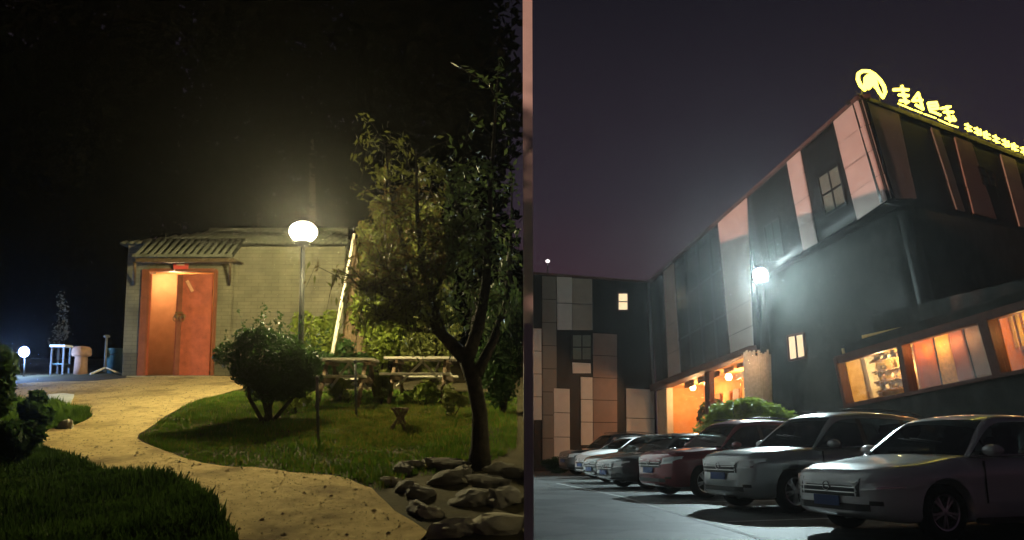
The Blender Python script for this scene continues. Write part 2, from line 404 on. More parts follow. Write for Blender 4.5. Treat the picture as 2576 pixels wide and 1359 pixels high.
# wall added between patio and car park, keeps their light apart
def seam_wall():
    y0, y1 = 9.5, 48.0
    top = 1.6 + 8.2  # raised out of view so its shadow covers the lower facade
    d = Vector((SEAM, 1, 0)).normalized(); n_ = Vector((d.y, -d.x, 0))
    t = thing('added_wall', (seam_x(y0), y0, zr(y0)), 'tall thin white wall added edge-on between the patio and the parking lot to part their light', 'wall')
    V = []
    for (y, zb) in ((y0, zr(y0) - 0.3), (y1, zr(y1) - 0.3)):
        for s in (-1, 1):
            for z in (zb, top):
                p = Vector((seam_x(y), y, z)) + n_ * (s * 0.063); V.append(p - Vector(t.location))
    F = [(0, 1, 3, 2), (4, 5, 7, 6), (0, 1, 5, 4), (2, 3, 7, 6), (1, 3, 7, 5), (0, 2, 6, 4)]
    mesh_obj('wall_slab', V, F, M['render_grey'], t)
    # low screen added before the wall to keep the floodlight off the garden
    V = []
    for y in (4.6, y0 - 0.02):
        for s in (-1, 1):
            for z in (min(zr(y), zl(y)) - 0.3, 1.6 + .45):
                p = Vector((seam_x(y), y, z)) + n_ * (s * 0.028); V.append(p - Vector(t.location))
    mesh_obj('flood_screen', V, F, M['render_grey'], t)
seam_wall()

# =================================================================== foliage
def leaf_cards(name, pts, size, mat, parent=None, rng=None, up=0.0, aspect=0.5, dirs=None):
    rng = rng or np.random.default_rng(1)
    pts = np.asarray(pts); n = len(pts)
    nrm = rng.normal(size=(n, 3)); nrm[:, 2] += up
    nrm /= np.linalg.norm(nrm, axis=1, keepdims=True)
    if dirs is None:
        t = rng.normal(size=(n, 3))
    else: t = np.asarray(dirs) + rng.normal(size=(n, 3)) * 0.35
    t -= nrm * (t * nrm).sum(1, keepdims=True); t /= np.linalg.norm(t, axis=1, keepdims=True)
    b = np.cross(nrm, t)
    s = (size * rng.uniform(0.6, 1.35, n))[:, None]
    V = np.zeros((n, 4, 3))
    V[:, 0] = pts - t * s * .5; V[:, 1] = pts + b * s * aspect * .5 - t * s * .08
    V[:, 2] = pts + t * s * .5; V[:, 3] = pts - b * s * aspect * .5 - t * s * .08
    return np_mesh(name, V.reshape(-1, 3), 4, mat, parent)
def clump_pts(n, centres, radii, rng, shell=0.55):
    out = []
    w = np.array([r[0] * r[1] * r[2] for r in radii]) ** 0.7; w /= w.sum()
    for (c, r, k) in zip(centres, radii, rng.multinomial(n, w)):
        v = rng.normal(size=(k, 3)); v /= np.linalg.norm(v, axis=1, keepdims=True)
        rad = rng.uniform(shell ** 3, 1, k) ** (1 / 3)
        out.append(np.array(c) + v * rad[:, None] * np.array(r))
    return np.concatenate(out)
def clip_left(pts, lim=1311):
    """leaves stay on the garden side of the wall line"""
    k = pts[:, 0] < (lim - CX) / FPX * pts[:, 1]
    return pts[k]
def shrub(name, base, ctrs, rads, n, size, mat, label, cat='shrub', rng=None, stems=4, stem_r=0.02, group=None, clip=False, shell=0.5, aspect=0.5, sprigs=0):
    """ctrs are offsets from base"""
    rng = rng or np.random.default_rng(abs(hash(label)) % 9999 if False else len(label) * 13)
    t = thing(name, base, label, cat, group)
    parts = []
    for k in range(stems):
        c = Vector(ctrs[k % len(ctrs)])
        p0 = Vector((rng.uniform(-.06, .06), rng.uniform(-.06, .06), -0.03)); p1 = p0.lerp(c, 0.5) + Vector(rng.uniform(-.07, .07, 3)); 
        parts.append(tube_data([p0, p1, c * 0.95, c + Vector((rng.uniform(-.1, .1), rng.uniform(-.1, .1), rads[k % len(rads)][2] * .6))], [stem_r, stem_r * .8, stem_r * .5, stem_r * .2], 6))
    V, F = join_data(parts); mesh_obj('stem', V, F, M['bark'], t, True)
    P = clump_pts(n, ctrs, rads, rng, shell)
    if sprigs:
        ex = []
        for k in range(sprigs):
            c = Vector(ctrs[rng.integers(len(ctrs))]); r = rads[0]; a = rng.uniform(0, 6.28)
            p0 = c + Vector((math.cos(a) * r[0] * .6, math.sin(a) * r[1] * .6, r[2] * .7)); d = Vector((math.cos(a) * .3, math.sin(a) * .3, 1)).normalized()
            L = rng.uniform(.12, .34)
            for q in range(14): ex.append(p0 + d * L * (q / 13) + Vector(rng.normal(size=3) * .018))
        P = np.concatenate([P, np.array(ex)])
    if clip:
        P = clip_left(P + np.array(base)) - np.array(base)
    leaf_cards('crown', P, size, mat, t, rng, up=0.4, aspect=aspect)
    return t
def blob_cluster(n, R3, rng, cz=0.0, sub=0.45, lo=0.35):
    """sub-clumps spread through an ellipsoid: gaps and lumps instead of one ball"""
    C = []; Rr = []
    for k in range(n):
        v = rng.normal(size=3); v /= np.linalg.norm(v); v *= rng.uniform(lo, 0.85)
        C.append((v[0] * R3[0], v[1] * R3[1], cz + v[2] * R3[2])); s = rng.uniform(.7, 1.25) * sub
        Rr.append((R3[0] * s, R3[1] * s, R3[2] * s))
    return C, Rr

# trees added behind and left: black out the sky, keep sun off the garden
def added_woods():
    rng = np.random.default_rng(21); parts = []
    def slab(n, x0, x1, y0, y1, top):
        C = []; Rr = []
        for k in range(n):
            x = rng.uniform(x0, x1); y = rng.uniform(y0, y1); h = top * rng.uniform(.75, 1.0)
            g = zl(y)
            for z in np.arange(0.5, h, 1.5): C.append((x + rng.uniform(-.8, .8), y + rng.uniform(-.6, .6), g + z)); Rr.append((1.5, 1.1, 1.3))
        return C, Rr
    C, Rr = slab(34, -20, -0.4, 25, 29, 18)
    C2, R2 = slab(46, -17.5, -13.5, -13, 26, 10.5)  # left flank, mostly unseen, placed to block the low sun
    P = np.concatenate([clump_pts(70000, C, Rr, rng, .2), clump_pts(80000, C2, R2, rng, .2)])
    P = P[P[:, 0] < P[:, 1] * SEAM - 0.15]
    o = leaf_cards('added_woods', P, 0.40, M['leaf_wood'], None, rng, aspect=0.6)
    tag(o, 'black mass of trees added behind the hut to darken the sky and shade the garden', 'added_woods', kind='stuff')
    V, F = join_data([tube_data([(x, y, zl(y) - .2), (x + .2, y, zl(y) + 5), (x, y + .2, zl(y) + 9)], [.2, .15, .06], 6) for x, y in [(-15 + 2.6 * k, 26 + (k * 7 % 3)) for k in range(6)]])
    mesh_obj('added_woods_trunks', V, F, M['bark'], o, True)
added_woods()

# =================================================================== GARDEN HUT
YS = 15.0
def SX(px, Y=YS): return W(px, 900, Y).x
def SZ(py, Y=YS): return W(450, py, Y).z
def hut():
    x0, x1 = SX(308), SX(858); zb = SZ(949); zt = SZ(618)
    base = Vector((SX(450), YS, zb))
    t = thing('garden_hut', base, 'low grey brick hut with tiled porch and red double door', 'hut')
    def B(name, xa, xb, ya, yb, za, zb_, mat, parent=t, bevel=0.0):
        c = Vector(((xa + xb) / 2, (ya + yb) / 2, (za + zb_) / 2)) - base
        return box(name, c, (abs(xb - xa), abs(yb - ya), abs(zb_ - za)), mat, parent, bevel=bevel)
    dx0, dx1 = SX(349), SX(540); dz = SZ(679)
    # front wall in pieces around the doorway (door bay stands slightly proud)
    B('wall', x0, dx0, YS, YS + .24, zb - .4, zt, M['brick'])
    B('wall', dx1, SX(577), YS, YS + .24, zb - .4, zt, M['brick'])
    B('wall', dx0, dx1, YS, YS + .24, dz, zt, M['brick'])
    B('wall', SX(577), x1, YS + .12, YS + .36, zb - .5, zt, M['brick'])
    B('wall', x0, x0 + .24, YS + .24, YS + 3.2, zb - .4, zt, M['brick'])          # left flank
    B('wall', x1 - .24, x1, YS + .36, YS + 3.2, zb - .5, zt, M['brick'])
    B('wall', x0 + .24, x1 - .24, YS + 3.0, YS + 3.2, zb - .4, zt, M['brick'])
    B('dado', SX(541), x1 - .3, YS - .02, YS + .119, zb - .5, SZ(888), M['dado'])
    B('dado', x0 + .02, dx0 - .02, YS - .02, YS - .002, zb - .4, SZ(888), M['dado'])
    # lit room behind the door
    B('inner_wall', dx0 - .3, SX(600), YS + .72, YS + .80, zb, zt - .05, M['orange_plaster'])
    B('inner_wall', dx0 - .36, dx0 - .30, YS + .25, YS + .72, zb, zt - .05, M['orange_plaster'])
    B('inner_wall', SX(600), SX(600) + .06, YS + .37, YS + .72, zb, zt - .05, M['orange_plaster'])
    B('inner_floor', dx0 - .3, SX(600), YS + .25, YS + .72, zb - .1, zb - .02, M['orange_plaster'])
    B('inner_ceiling', dx0 - .36, SX(600), YS + .25, YS + .80, zt - .05, zt - .01, M['orange_plaster'])
    # door frame, right leaf shut (gap at head and jamb), left leaf a translucent sheet made to glow
    fr = B('door_frame', dx0, SX(368), YS - .05, YS + .12, zb - .05, dz, M['door_frame'])
    B('door_frame', SX(533), dx1, YS - .05, YS + .12, zb - .05, dz, M['door_frame'])
    B('door_frame', SX(368), SX(533), YS - .05, YS + .12, dz - .035, dz + .02, M['door_frame'])
    xm = SX(447); zd = SZ(690)
    leaf = B('door', xm, SX(527), YS - .01, YS + .04, zb - .02, zd, M['door_red'], bevel=.006)
    B('door_panel_rail', xm - .045, xm + .045, YS - .035, YS - .012, zb - .02, zd - .02, M['door_frame'], leaf)
    paper = B('paper_strip', 0, .001, 0, .001, 0, .001, M['paper'], leaf)
    paper.data.clear_geometry()
    a = W(470, 706, YS - .03); b_ = W(484, 734, YS - .03); wv = Vector((.055, 0, .03))
    paper.data.from_pydata([tuple(v - base) for v in (a - wv * .5, a + wv * .5, b_ + wv * .6, b_ - wv * .4)], [], [(0, 1, 2, 3)]); paper.data.materials.append(M['paper']) if not paper.data.materials else None
    q_ = [Vector(v) - base for v in ((SX(368) + .005, YS + .02, zb - .02), (xm - .05, YS + .02, zb - .02), (xm - .05, YS + .02, zd), (SX(368) + .005, YS + .02, zd))]
    lit = mesh_obj('door', q_, [(0, 1, 2, 3)], M['door_lit'], t); lit['label'] = 'pale orange door panel made translucent to glow with the light behind it'
    for (xa_, xb_) in ((SX(368) + .004, SX(368) + .03), (xm - .075, xm - .05)): B('door_stile', xa_, xb_, YS - .01, YS + .018, zb - .02, zd, M['door_red'], lit)
    # ring handles and hasp
    hx, hz = SX(450), SZ(796)
    for s in (-1, 1):
        V, F = lathe_data([(0.0, -.012), (.042, -.012), (.05, 0), (.03, .02), (0.0, .03)], 14)
        V = [Vector((v.x, -v.z, v.y)) + Vector((hx + s * .07, YS - .045, hz)) - base for v in V]
        h = mesh_obj('handle_plate', V, F, M['brass'], leaf, True)
        ring = [Vector((hx + s * .07 + .045 * math.cos(q), YS - .085, hz - .05 + .055 * math.sin(q))) - base for q in np.linspace(0, 6.28, 15)]
        tube('handle_ring', ring, .009, M['brass'], leaf, 6)
    B('hasp', hx - .09, hx + .06, YS - .06, YS - .037, hz + .05, hz + .085, M['brass'], leaf)
    # red plaque over the door
    pl = B('door_plaque', SX(432), SX(469), YS - .13, YS - .09, SZ(680), SZ(653), M['red_plaque'], bevel=.006)
    B('plaque_mark', SX(440), SX(461), YS - .136, YS - .131, SZ(671), SZ(667), M['gilt'], pl)
    B('plaque_mark', SX(443), SX(458), YS - .136, YS - .131, SZ(663), SZ(660), M['gilt'], pl)
    B('doorstep', dx0 - .1, dx1 + .1, YS - .30, YS - .052, zb - .35, zb + .02, M['rock_pale'], bevel=.02)
    # porch: beam, ceiling, tiles
    pz0 = SZ(656, 14.4); pz1 = SZ(612, 14.4) + .16
    B('porch_beam', SX(326, 14.4), SX(578, 14.4), 14.42, 14.54, pz0 - .02, pz0 + .05, M['timber'])
    B('porch_soffit', SX(328, 14.4), SX(576, 14.4), 14.54, 14.998, pz0 + .03, pz0 + .06, M['timber'])
    for px in (330, 572):
        tube('porch_bracket', [Vector((SX(px, 14.6), 14.55, pz0)) - base, Vector((SX(px), 14.95, pz0 - .38)) - base], .03, M['timber'], t, 6)
    # tile bed: sloping slab
    xa, xb = SX(326, 14.4), SX(578, 14.4)
    V = [Vector((x, y, z)) - base for x in (xa, xb) for (y, z) in ((14.36, pz0 + .052), (14.36, pz0 + .10), (15.0, pz1 + .06), (15.0, pz1 + .0))]
    mesh_obj('tile_bed', V, [(0, 1, 2, 3), (4, 5, 6, 7), (0, 1, 5, 4), (1, 2, 6, 5), (2, 3, 7, 6), (3, 0, 4, 7)], M['tile_dark'], t)
    def tile_mesh(L, r, seg=6):
        V = []; F = []
        for j in range(2):
            for k in range(seg + 1):
                a = math.pi * k / seg; V.append((r * math.cos(a), j * L, r * math.sin(a) * .8))
        for k in range(seg): F.append((k, k + 1, k + seg + 2, k + seg + 1))
        F.append(tuple(range(seg + 1))[::-1]); F.append(tuple(range(seg + 1, 2 * seg + 2)))
        return V, F
    npor = 14
    slope = math.atan2(pz1 - pz0 - .05, .62); me = None
    for k in range(npor):
        x = xa + (k + .5) * (xb - xa) / npor
        if me is None:
            V, F = tile_mesh(.70, .042); o = mesh_obj('tile', V, F, M['tile'], t, True); me = o.data
        else:
            o = bpy.data.objects.new('tile', me); link(o, t)
        o.location = Vector((x, 14.30, pz0 + .085)) - base; o.rotation_euler = (slope, 0, random.uniform(-.02, .02))
    B('tile_lip', xa, xb, 14.28, 14.345, pz0 + .055, pz0 + .105, M['tile'])
    # main roof: two slopes with rows of barrel tiles, hipped at the left
    yr, zrg = YS + 1.6, zt + .62
    ex0, ex1 = x0 - .12, x1 + .12
    rb = [Vector(p) - base for p in ((ex0, YS - .12, zt), (ex1, YS - .12, zt), (ex1 - .5, yr, zrg), (ex0 + 1.2, yr, zrg), (ex0, YS + 3.3, zt), (ex1, YS + 3.3, zt))]
    mesh_obj('roof', rb, [(0, 1, 2, 3), (3, 2, 5, 4), (0, 3, 4), (1, 5, 2), (0, 4, 5, 1)], M['tile_dark'], t)
    sl = math.atan2(zrg - zt, yr - YS + .12); Ls = math.hypot(zrg - zt, yr - YS + .12); me = {}
    nrow = 30
    for k in range(nrow):
        x = ex0 + (k + .5) * (ex1 - ex0) / nrow
        f = min(1.0, max(.12, (x - ex0) / 1.2), max(.12, (ex1 - x) / .5)); f = round(f, 1)
        if f not in me:
            V, F = tile_mesh(Ls * f, .05); o = mesh_obj('tile', V, F, M['tile'], t, True); me[f] = o.data
        else:
            o = bpy.data.objects.new('tile', me[f]); link(o, t)
        o.location = Vector((x, YS - .16, zt + .005)) - base; o.rotation_euler = (sl, 0, random.uniform(-.015, .015))
    tube('ridge', [Vector((ex0 + 1.1, yr, zrg + .03)) - base, Vector((ex1 - .4, yr, zrg + .03)) - base], .08, M['tile'], t, 8)
    # room lamp
    l = bpy.data.lights.new('room_lamp_light', 'POINT'); l.energy = 125; l.color = (1.0, .72, .36); l.shadow_soft_size = .06
    lo = bpy.data.objects.new('room_lamp_light', l); link(lo, t); lo.location = Vector((SX(404), YS + .45, zd - .12)) - base
    lathe('room_lamp', [(.0, -.055), (.04, -.04), (.055, 0), (.04, .04), (.0, .055)], emat('room_bulb', (1, .75, .4), 30), t, 12, loc=Vector((SX(404), YS + .45, zd - .12)) - base)
hut()

# =================================================================== GARDEN LAMP
def garden_lamp():
    Y = 10.7; b = Vector((W(757, 900, Y).x, Y, zl(Y)))
    gl = W(763, 584, Y)
    t = thing('garden_lamp', b, 'garden lamp with glowing white globe on slim dark post', 'lamp')
    H = gl.z - b.z; r = .165
    lean = gl.x - b.x
    tube('post', [(0, 0, -.05), (lean * .5, 0, H * .5), (lean, 0, H - r * .9)], [.045, .038, .032], M['post_dark'], t, 10)
    lathe('base_plate', [(.0, -.02), (.10, -.02), (.10, .03), (.06, .07), (.05, .12), (.0, .12)], M['post_dark'], t, 16)
    lathe('collar', [(.0, -.04), (.07, -.04), (.10, .02), (.09, .05), (.0, .05)], M['post_dark'], t, 16, loc=(lean, 0, H - r - .005))
    bm = bmesh.new(); bmesh.ops.create_icosphere(bm, subdivisions=3, radius=r); bmesh.ops.scale(bm, vec=(1.2, 1.2, .92), verts=bm.verts)
    bmesh.ops.translate(bm, vec=(lean, 0, H), verts=bm.verts)
    bm_obj('globe', bm, M['lamp_white'], t, True)
    l = bpy.data.lights.new('globe_light', 'POINT'); l.energy = 6200; l.color = (1.0, .88, .44); l.shadow_soft_size = r * 1.25
    lo = bpy.data.objects.new('globe_light', l); link(lo, t); lo.location = (lean, 0, H)
garden_lamp()

# leaning pale pole with dark board behind it
def leaning_pole():
    Y = 13.2
    a = W(846, 835, Y); b = W(891, 588, Y); a.z = min(a.z, a.z); g = Vector((a.x - (b.x - a.x) * .45, Y - .1, zl(Y)))
    t = thing('leaning_pole', g, 'tall pale pole leaning to the right behind the picnic tables', 'pole')
    tube('pole', [Vector((0, 0, -.05)), a - g, b - g], [.036, .034, .024], M['pale_wood'], t, 8)
    p = [W(872, 690, Y + .35), W(895, 598, Y + .35), W(915, 690, Y + .35), W(932, 860, Y + .35), W(852, 860, Y + .35)]
    p = [W(893, 598, Y + .35), W(938, 870, Y + .35), W(848, 870, Y + .35)]
    g2 = Vector((W(893, 870, Y + .4).x, Y + .4, zl(Y + .4)))
    t2 = thing('lean_to_board', g2, 'dark pointed timber screen behind the leaning pale pole', 'screen')
    n = 5
    for k in range(n):
        f0, f1 = k / n, (k + .93) / n
        bl = p[2].lerp(p[1], f0); br = p[2].lerp(p[1], f1)
        tl = p[0] + (bl - p[0]) * .02; tr = p[0] + (br - p[0]) * .02
        bl = bl.copy(); br = br.copy(); bl.z = br.z = g2.z - .05
        o = Vector((0, .03, 0)); off = Vector((0, random.uniform(-.01, .01), 0))
        V = [v + off - g2 for v in (bl, br, tr, tl)] + [v + o + off - g2 for v in (bl, br, tr, tl)]
        mesh_obj('plank', V, [(0, 1, 2, 3), (4, 5, 6, 7), (0, 1, 5, 4), (1, 2, 6, 5), (2, 3, 7, 6), (3, 0, 4, 7)], M['old_wood'], t2)
leaning_pole()

# picnic tables
def picnic_table(px0, px1, Y, ytop, label):
    xa, xb = W(px0, 905, Y).x, W(px1, 905, Y).x; zt = W(1000, ytop, Y).z; g = zl(Y)
    b = Vector(((xa + xb) / 2, Y, g)); L = xb - xa; h = zt - g
    t = thing('picnic_table', b, label, 'table', 'picnic tables on the lawn')
    for k in range(4):
        box('top_plank', (random.uniform(-.015, .015), -.27 + k * .18, h - .02 + .0), (L, .165, .04), M['pale_wood'], t, bevel=.006)
    for s in (-1, 1):
        for k in range(2):
            box('bench_plank', (0, s * (.62 + k * .16), .42 * h / .74), (L * .96, .145, .035), M['pale_wood'], t, bevel=.006)
    for sx_ in (-1, 1):
        x = sx_ * L * .36
        for s in (-1, 1):
            tube('leg', [(x, s * .72, -.06), (x, s * .18, h - .05)], .032, M['old_wood'], t, 6)
        box('cross_beam', (x + .04, 0, .37 * h / .74), (.04, 1.6, .08), M['old_wood'], t)
        box('top_batten', (x + .04, 0, h - .07), (.04, .70, .055), M['old_wood'], t)
    tube('brace', [(-L * .36, 0, .30 * h), (0, 0, h - .06)], .022, M['pale_wood'], t, 6)
    tube('brace', [(L * .36, 0, .30 * h), (0, 0, h - .06)], .022, M['pale_wood'], t, 6)
picnic_table(812, 945, 11.2, 903, 'pale picnic table nearer the round bush, with plank benches')
picnic_table(975, 1148, 11.6, 900, 'pale picnic table nearer the big tree trunk, with plank benches')

for (px, p0, p1, lab) in ((801, 953, 1110, 'thin dark garden stake close against the round bush'), (897, 912, 1054, 'thin dark garden stake in front of the picnic table')):
    g = G(px, p1); tp = W(px - 3, p0, g.y)
    t = thing('garden_stake', g, lab, 'stake', 'garden stakes')
    tube('rod', [(0, 0, -.05), (tp.x - g.x, 0, tp.z - g.z)], .018, M['post_dark'], t, 6)
    lathe('cap', [(.0, -.01), (.026, -.01), (.022, .025), (.0, .035)], M['post_dark'], t, 8, loc=(tp.x - g.x, 0, tp.z - g.z))

def a_frame():
    g = G(1006, 1084)
    t = thing('folding_stool', g, 'small dark folding wooden stool on the lawn under the tables', 'stool')
    sc_ = g.y / FPX
    for s in (-.16, .16):
        tube('leg', [(-22 * sc_, s, -.02), (14 * sc_, s, 54 * sc_)], .018, M['old_wood'], t, 6)
        tube('leg', [(22 * sc_, s * .85, -.02), (-12 * sc_, s * .85, 54 * sc_)], .018, M['old_wood'], t, 6)
    for k in range(4): box('seat_slat', ((-14 + k * 9) * sc_, 0, 55 * sc_), (.028, .38, .018), M['old_wood'], t)
    box('rail', (-16 * sc_, 0, 10 * sc_), (.02, .32, .03), M['old_wood'], t)
a_frame()

# round clipped bush on stems
rb = np.random.default_rng(40)
gb = G(672, 1062); sb = gb.y / FPX
cz = W(680, 912, gb.y).z - gb.z
C, Rr = blob_cluster(30, (126 * sb, 116 * sb, 96 * sb), rb, cz, .30, .6)
C.append((0, 0, cz)); Rr.append((100 * sb, 92 * sb, 74 * sb))
C = [(c[0] + 8 * sb, c[1], c[2]) for c in C]
shrub('round_bush', gb, C, Rr, 15000, .055, M['leaf_dark'], 'dark ball-shaped bush on several stems beside the path', 'bush', rb, stems=6, stem_r=.03, sprigs=60, shell=.5)

# lit shrubs behind the tables
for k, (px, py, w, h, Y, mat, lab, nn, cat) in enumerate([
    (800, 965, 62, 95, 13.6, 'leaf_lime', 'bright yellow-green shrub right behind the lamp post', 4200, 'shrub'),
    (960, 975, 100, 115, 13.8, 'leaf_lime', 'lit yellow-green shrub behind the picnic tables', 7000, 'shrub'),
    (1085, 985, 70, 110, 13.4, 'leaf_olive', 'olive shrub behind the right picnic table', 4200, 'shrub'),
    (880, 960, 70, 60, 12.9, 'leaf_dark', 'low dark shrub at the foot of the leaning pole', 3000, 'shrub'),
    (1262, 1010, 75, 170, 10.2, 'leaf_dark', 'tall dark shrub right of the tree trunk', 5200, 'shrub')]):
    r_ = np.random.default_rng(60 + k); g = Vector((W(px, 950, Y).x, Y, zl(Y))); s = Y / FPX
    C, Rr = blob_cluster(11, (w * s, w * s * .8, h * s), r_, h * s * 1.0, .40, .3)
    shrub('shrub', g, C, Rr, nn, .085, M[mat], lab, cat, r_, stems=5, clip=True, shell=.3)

for k, (px, py, w_, h_, lab) in enumerate([(858, 1012, 40, 38, 'straggly plant under the left picnic table'), (960, 1020, 34, 46, 'straggly plant between the two picnic tables'), (1060, 1022, 46, 34, 'straggly plant under the right picnic table'), (1135, 1050, 36, 44, 'straggly plant left of the tree trunk'), (740, 1040, 40, 40, 'straggly plant at the foot of the round bush')]):
    r_ = np.random.default_rng(160 + k); g = G(px, py); s = g.y / FPX
    C, Rr = blob_cluster(9, (w_ * s, w_ * s * .8, h_ * s), r_, h_ * s * .9, .35, .3)
    shrub('straggly_plant', g, C, Rr, 420, .075, M['leaf_olive'] if k % 2 else M['leaf_lime'], lab, 'plant', r_, stems=8, stem_r=.006, shell=.1, clip=True)

# trees
def tree(name, base, limbs, leaves, label, leaf_mats, size, rng, clip=False, dirs=None, group=None):
    """limbs: list of (pts, radii); leaves: list of (pts array, material, dirs)"""
    t = thing(name, base, label, 'tree', group)
    b = np.array(base)
    for i, (pts, rad) in enumerate(limbs):
        tube('trunk' if i == 0 else 'limb', [Vector(p) - Vector(base) for p in pts], rad, M['bark'], t, 10 if i < 3 else 6)
    for (P, mat, d, s) in leaves:
        if clip:
            k = P[:, 0] < (1311 - CX) / FPX * P[:, 1]; P = P[k]; d = d[k] if d is not None else None
        leaf_cards('crown', P - b, s, mat, t, rng, dirs=d, aspect=.38)
    return t
def near_tree():
    rng = np.random.default_rng(77)
    g = G(1205, 1178); Y = g.y
    def w(px, py, dy=0): return W(px, py, Y + dy)
    limbs = [([g + Vector((0, 0, -.1)), w(1208, 1120), w(1207, 1040), w(1192, 960), w(1168, 895)], [.13, .085, .072, .07, .066])]
    L = [([w(1170, 900), w(1120, 850, .1), w(1062, 790, .2), w(1015, 720, .25), w(985, 690, .3), w(950, 655, .4)], [.075, .055, .042, .032, .02, .008]),
         ([w(1118, 850, .1), w(1085, 760, .0), w(1062, 660, -.1), w(1050, 540, -.1), w(1046, 380, -.1)], [.045, .04, .03, .02, .006]),
         ([w(1175, 905), w(1205, 820, -.1), w(1222, 720, -.15), w(1228, 600, -.2), w(1238, 420, -.2), w(1255, 150, -.2)], [.07, .055, .045, .034, .02, .005]),
         ([w(1200, 940), w(1240, 860, .15), w(1275, 760, .2), w(1284, 640, .25), w(1288, 480, .3)], [.06, .045, .035, .02, .006]),
         ([w(1222, 720, -.15), w(1180, 620, .1), w(1150, 520, .15), w(1120, 430, .2)], [.03, .024, .016, .006]),
         ([w(1050, 780, .2), w(1020, 640, .35), w(985, 500, .4), w(965, 350, .4)], [.03, .022, .014, .004]),
         ([w(1085, 760), w(1130, 660, -.3), w(1160, 560, -.35)], [.025, .018, .006]),
         ([w(1062, 790, .2), w(1005, 765, .1), w(950, 735, 0), w(905, 730, -.1)], [.028, .02, .012, .005]),
         ([w(1100, 835, .1), w(1040, 830, -.1), w(985, 800, -.2), w(950, 810, -.25)], [.022, .015, .01, .004])]
    limbs += L
    A = []; B = []; dA = []; dB = []; Cc = []; dC = []
    # twigs hang from the limbs with narrow drooping leaves
    twigs = []
    for (pts, rad) in L:
        pts = [Vector(p) for p in pts]; nseg = len(pts) - 1
        for k in range(46):
            f = rng.uniform(.22, 1.0) * nseg; i = min(int(f), nseg - 1); p = pts[i].lerp(pts[i + 1], f - i)
            a = rng.uniform(0, 6.28); up = rng.uniform(.2, 1.1)
            d = Vector((math.cos(a), math.sin(a), up)).normalized(); Lt = rng.uniform(.18, .5)
            q = [p, p + d * Lt * .5, p + d * Lt + Vector((0, 0, -.10 * rng.uniform(0, 1)))]
            droop = rng.uniform(0, 1) < .55
            if droop: q.append(q[-1] + Vector((math.cos(a) * .08, math.sin(a) * .08, -rng.uniform(.15, .45))))
            if max(proj(v)[0] for v in q) > 1308: continue
            twigs.append(tube_data(q, [.007, .005, .003] + ([.002] if droop else []), 4, False))
            m = 17
            for j in range(m):
                g_ = rng.uniform(.15, 1) * (len(q) - 1); ii = min(int(g_), len(q) - 2); pp = q[ii].lerp(q[ii + 1], g_ - ii) + Vector(rng.normal(size=3) * .035)
                dd = (q[ii + 1] - q[ii]).normalized() + Vector((0, 0, -.5))
                px, py = proj(pp)
                if py > 905: continue
                lst, dl = (A, dA) if px > 1120 else ((Cc, dC) if rng.uniform() < .5 and 460 < py < 720 else (B, dB))  # paler leaf materials towards the lamp: its light put into the colour
                lst.append(pp); dl.append(dd)
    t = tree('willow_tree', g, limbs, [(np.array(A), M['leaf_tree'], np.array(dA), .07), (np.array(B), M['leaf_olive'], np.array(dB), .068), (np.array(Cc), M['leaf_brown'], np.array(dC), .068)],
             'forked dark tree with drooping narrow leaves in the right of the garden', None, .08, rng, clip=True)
    V, F = join_data(twigs); V = [v - g for v in V]; mesh_obj('twigs', V, F, M['bark'], t)
near_tree()
# fuller bright tree standing behind, around the pole top
def back_tree():
    rng = np.random.default_rng(91); Y = 13.9; g = Vector((W(985, 950, Y).x, Y, zl(Y)))
    def w(px, py, dy=0): return W(px, py, Y + dy)
    limbs = [([g - Vector((0, 0, .1)), w(990, 860), w(985, 760), w(975, 640)], [.10, .08, .06, .03]), ([w(988, 800), w(940, 700), w(915, 600)], [.05, .03, .01]), ([w(986, 780), w(1050, 680), w(1090, 590)], [.05, .03, .01]), ([w(978, 680), w(965, 560), w(970, 450)], [.03, .02, .006])]
    C = []; Rr = []
    for (px, py, r) in [(930, 640, 42), (980, 600, 52), (1040, 620, 55), (1090, 650, 48), (960, 530, 34), (1020, 520, 40), (1075, 540, 38), (960, 700, 45), (1050, 720, 50), (1105, 720, 40), (1000, 780, 45), (965, 440, 18), (1055, 450, 20), (920, 580, 25)]:
        C.append(tuple(w(px, py, rng.uniform(-.4, .4)))); s = Y / FPX * r; Rr.append((s, s, s * 1.15))
    P = clump_pts(8500, C, Rr, rng, .1)
    k = rng.uniform(size=len(P)) < .3
    tree('leafy_tree', g, limbs, [(P[~k], M['leaf_olive'], None, .10), (P[k], M['leaf_brown'], None, .09)], 'loose olive and brown leafed tree behind the leaning pole', None, .1, rng, clip=True)
back_tree()

# red and white streamer among the twigs
def streamer():
    Y = 8.6; p = W(1195, 735, Y); g = Vector((p.x, Y, p.z))
    t = thing('cloth_streamer', g, 'short red and white cloth strip hanging in the tree', 'cloth')
    s = Y / FPX
    def strip(name, pts, w, mat):
        V = []; F = []
        for i, (x, z) in enumerate(pts):
            dy = .02 * math.sin(i * 1.7); V += [(x * s - w * s, dy, z * s), (x * s + w * s, dy, z * s), (x * s + w * s, dy + .006, z * s), (x * s - w * s, dy + .006, z * s)]
        for i in range(len(pts) - 1):
            for k in range(4): a = i * 4 + k; b = i * 4 + (k + 1) % 4; F.append((a, b, b + 4, a + 4))
        F += [(0, 1, 2, 3), tuple(len(V) - 4 + k for k in range(4))]
        mesh_obj(name, V, F, mat, t)
    strip('red_band', [(6, 0), (8, -30), (5, -62), (7, -95)], 7, M['red_cloth'])
    strip('white_band', [(10, 8), (8, -18), (-2, -52), (-8, -100), (-12, -108)], 4, M['white_paint'])
    strip('white_tail', [(12, -20), (9, -60), (4, -105)], 3, M['white_paint'])
streamer()

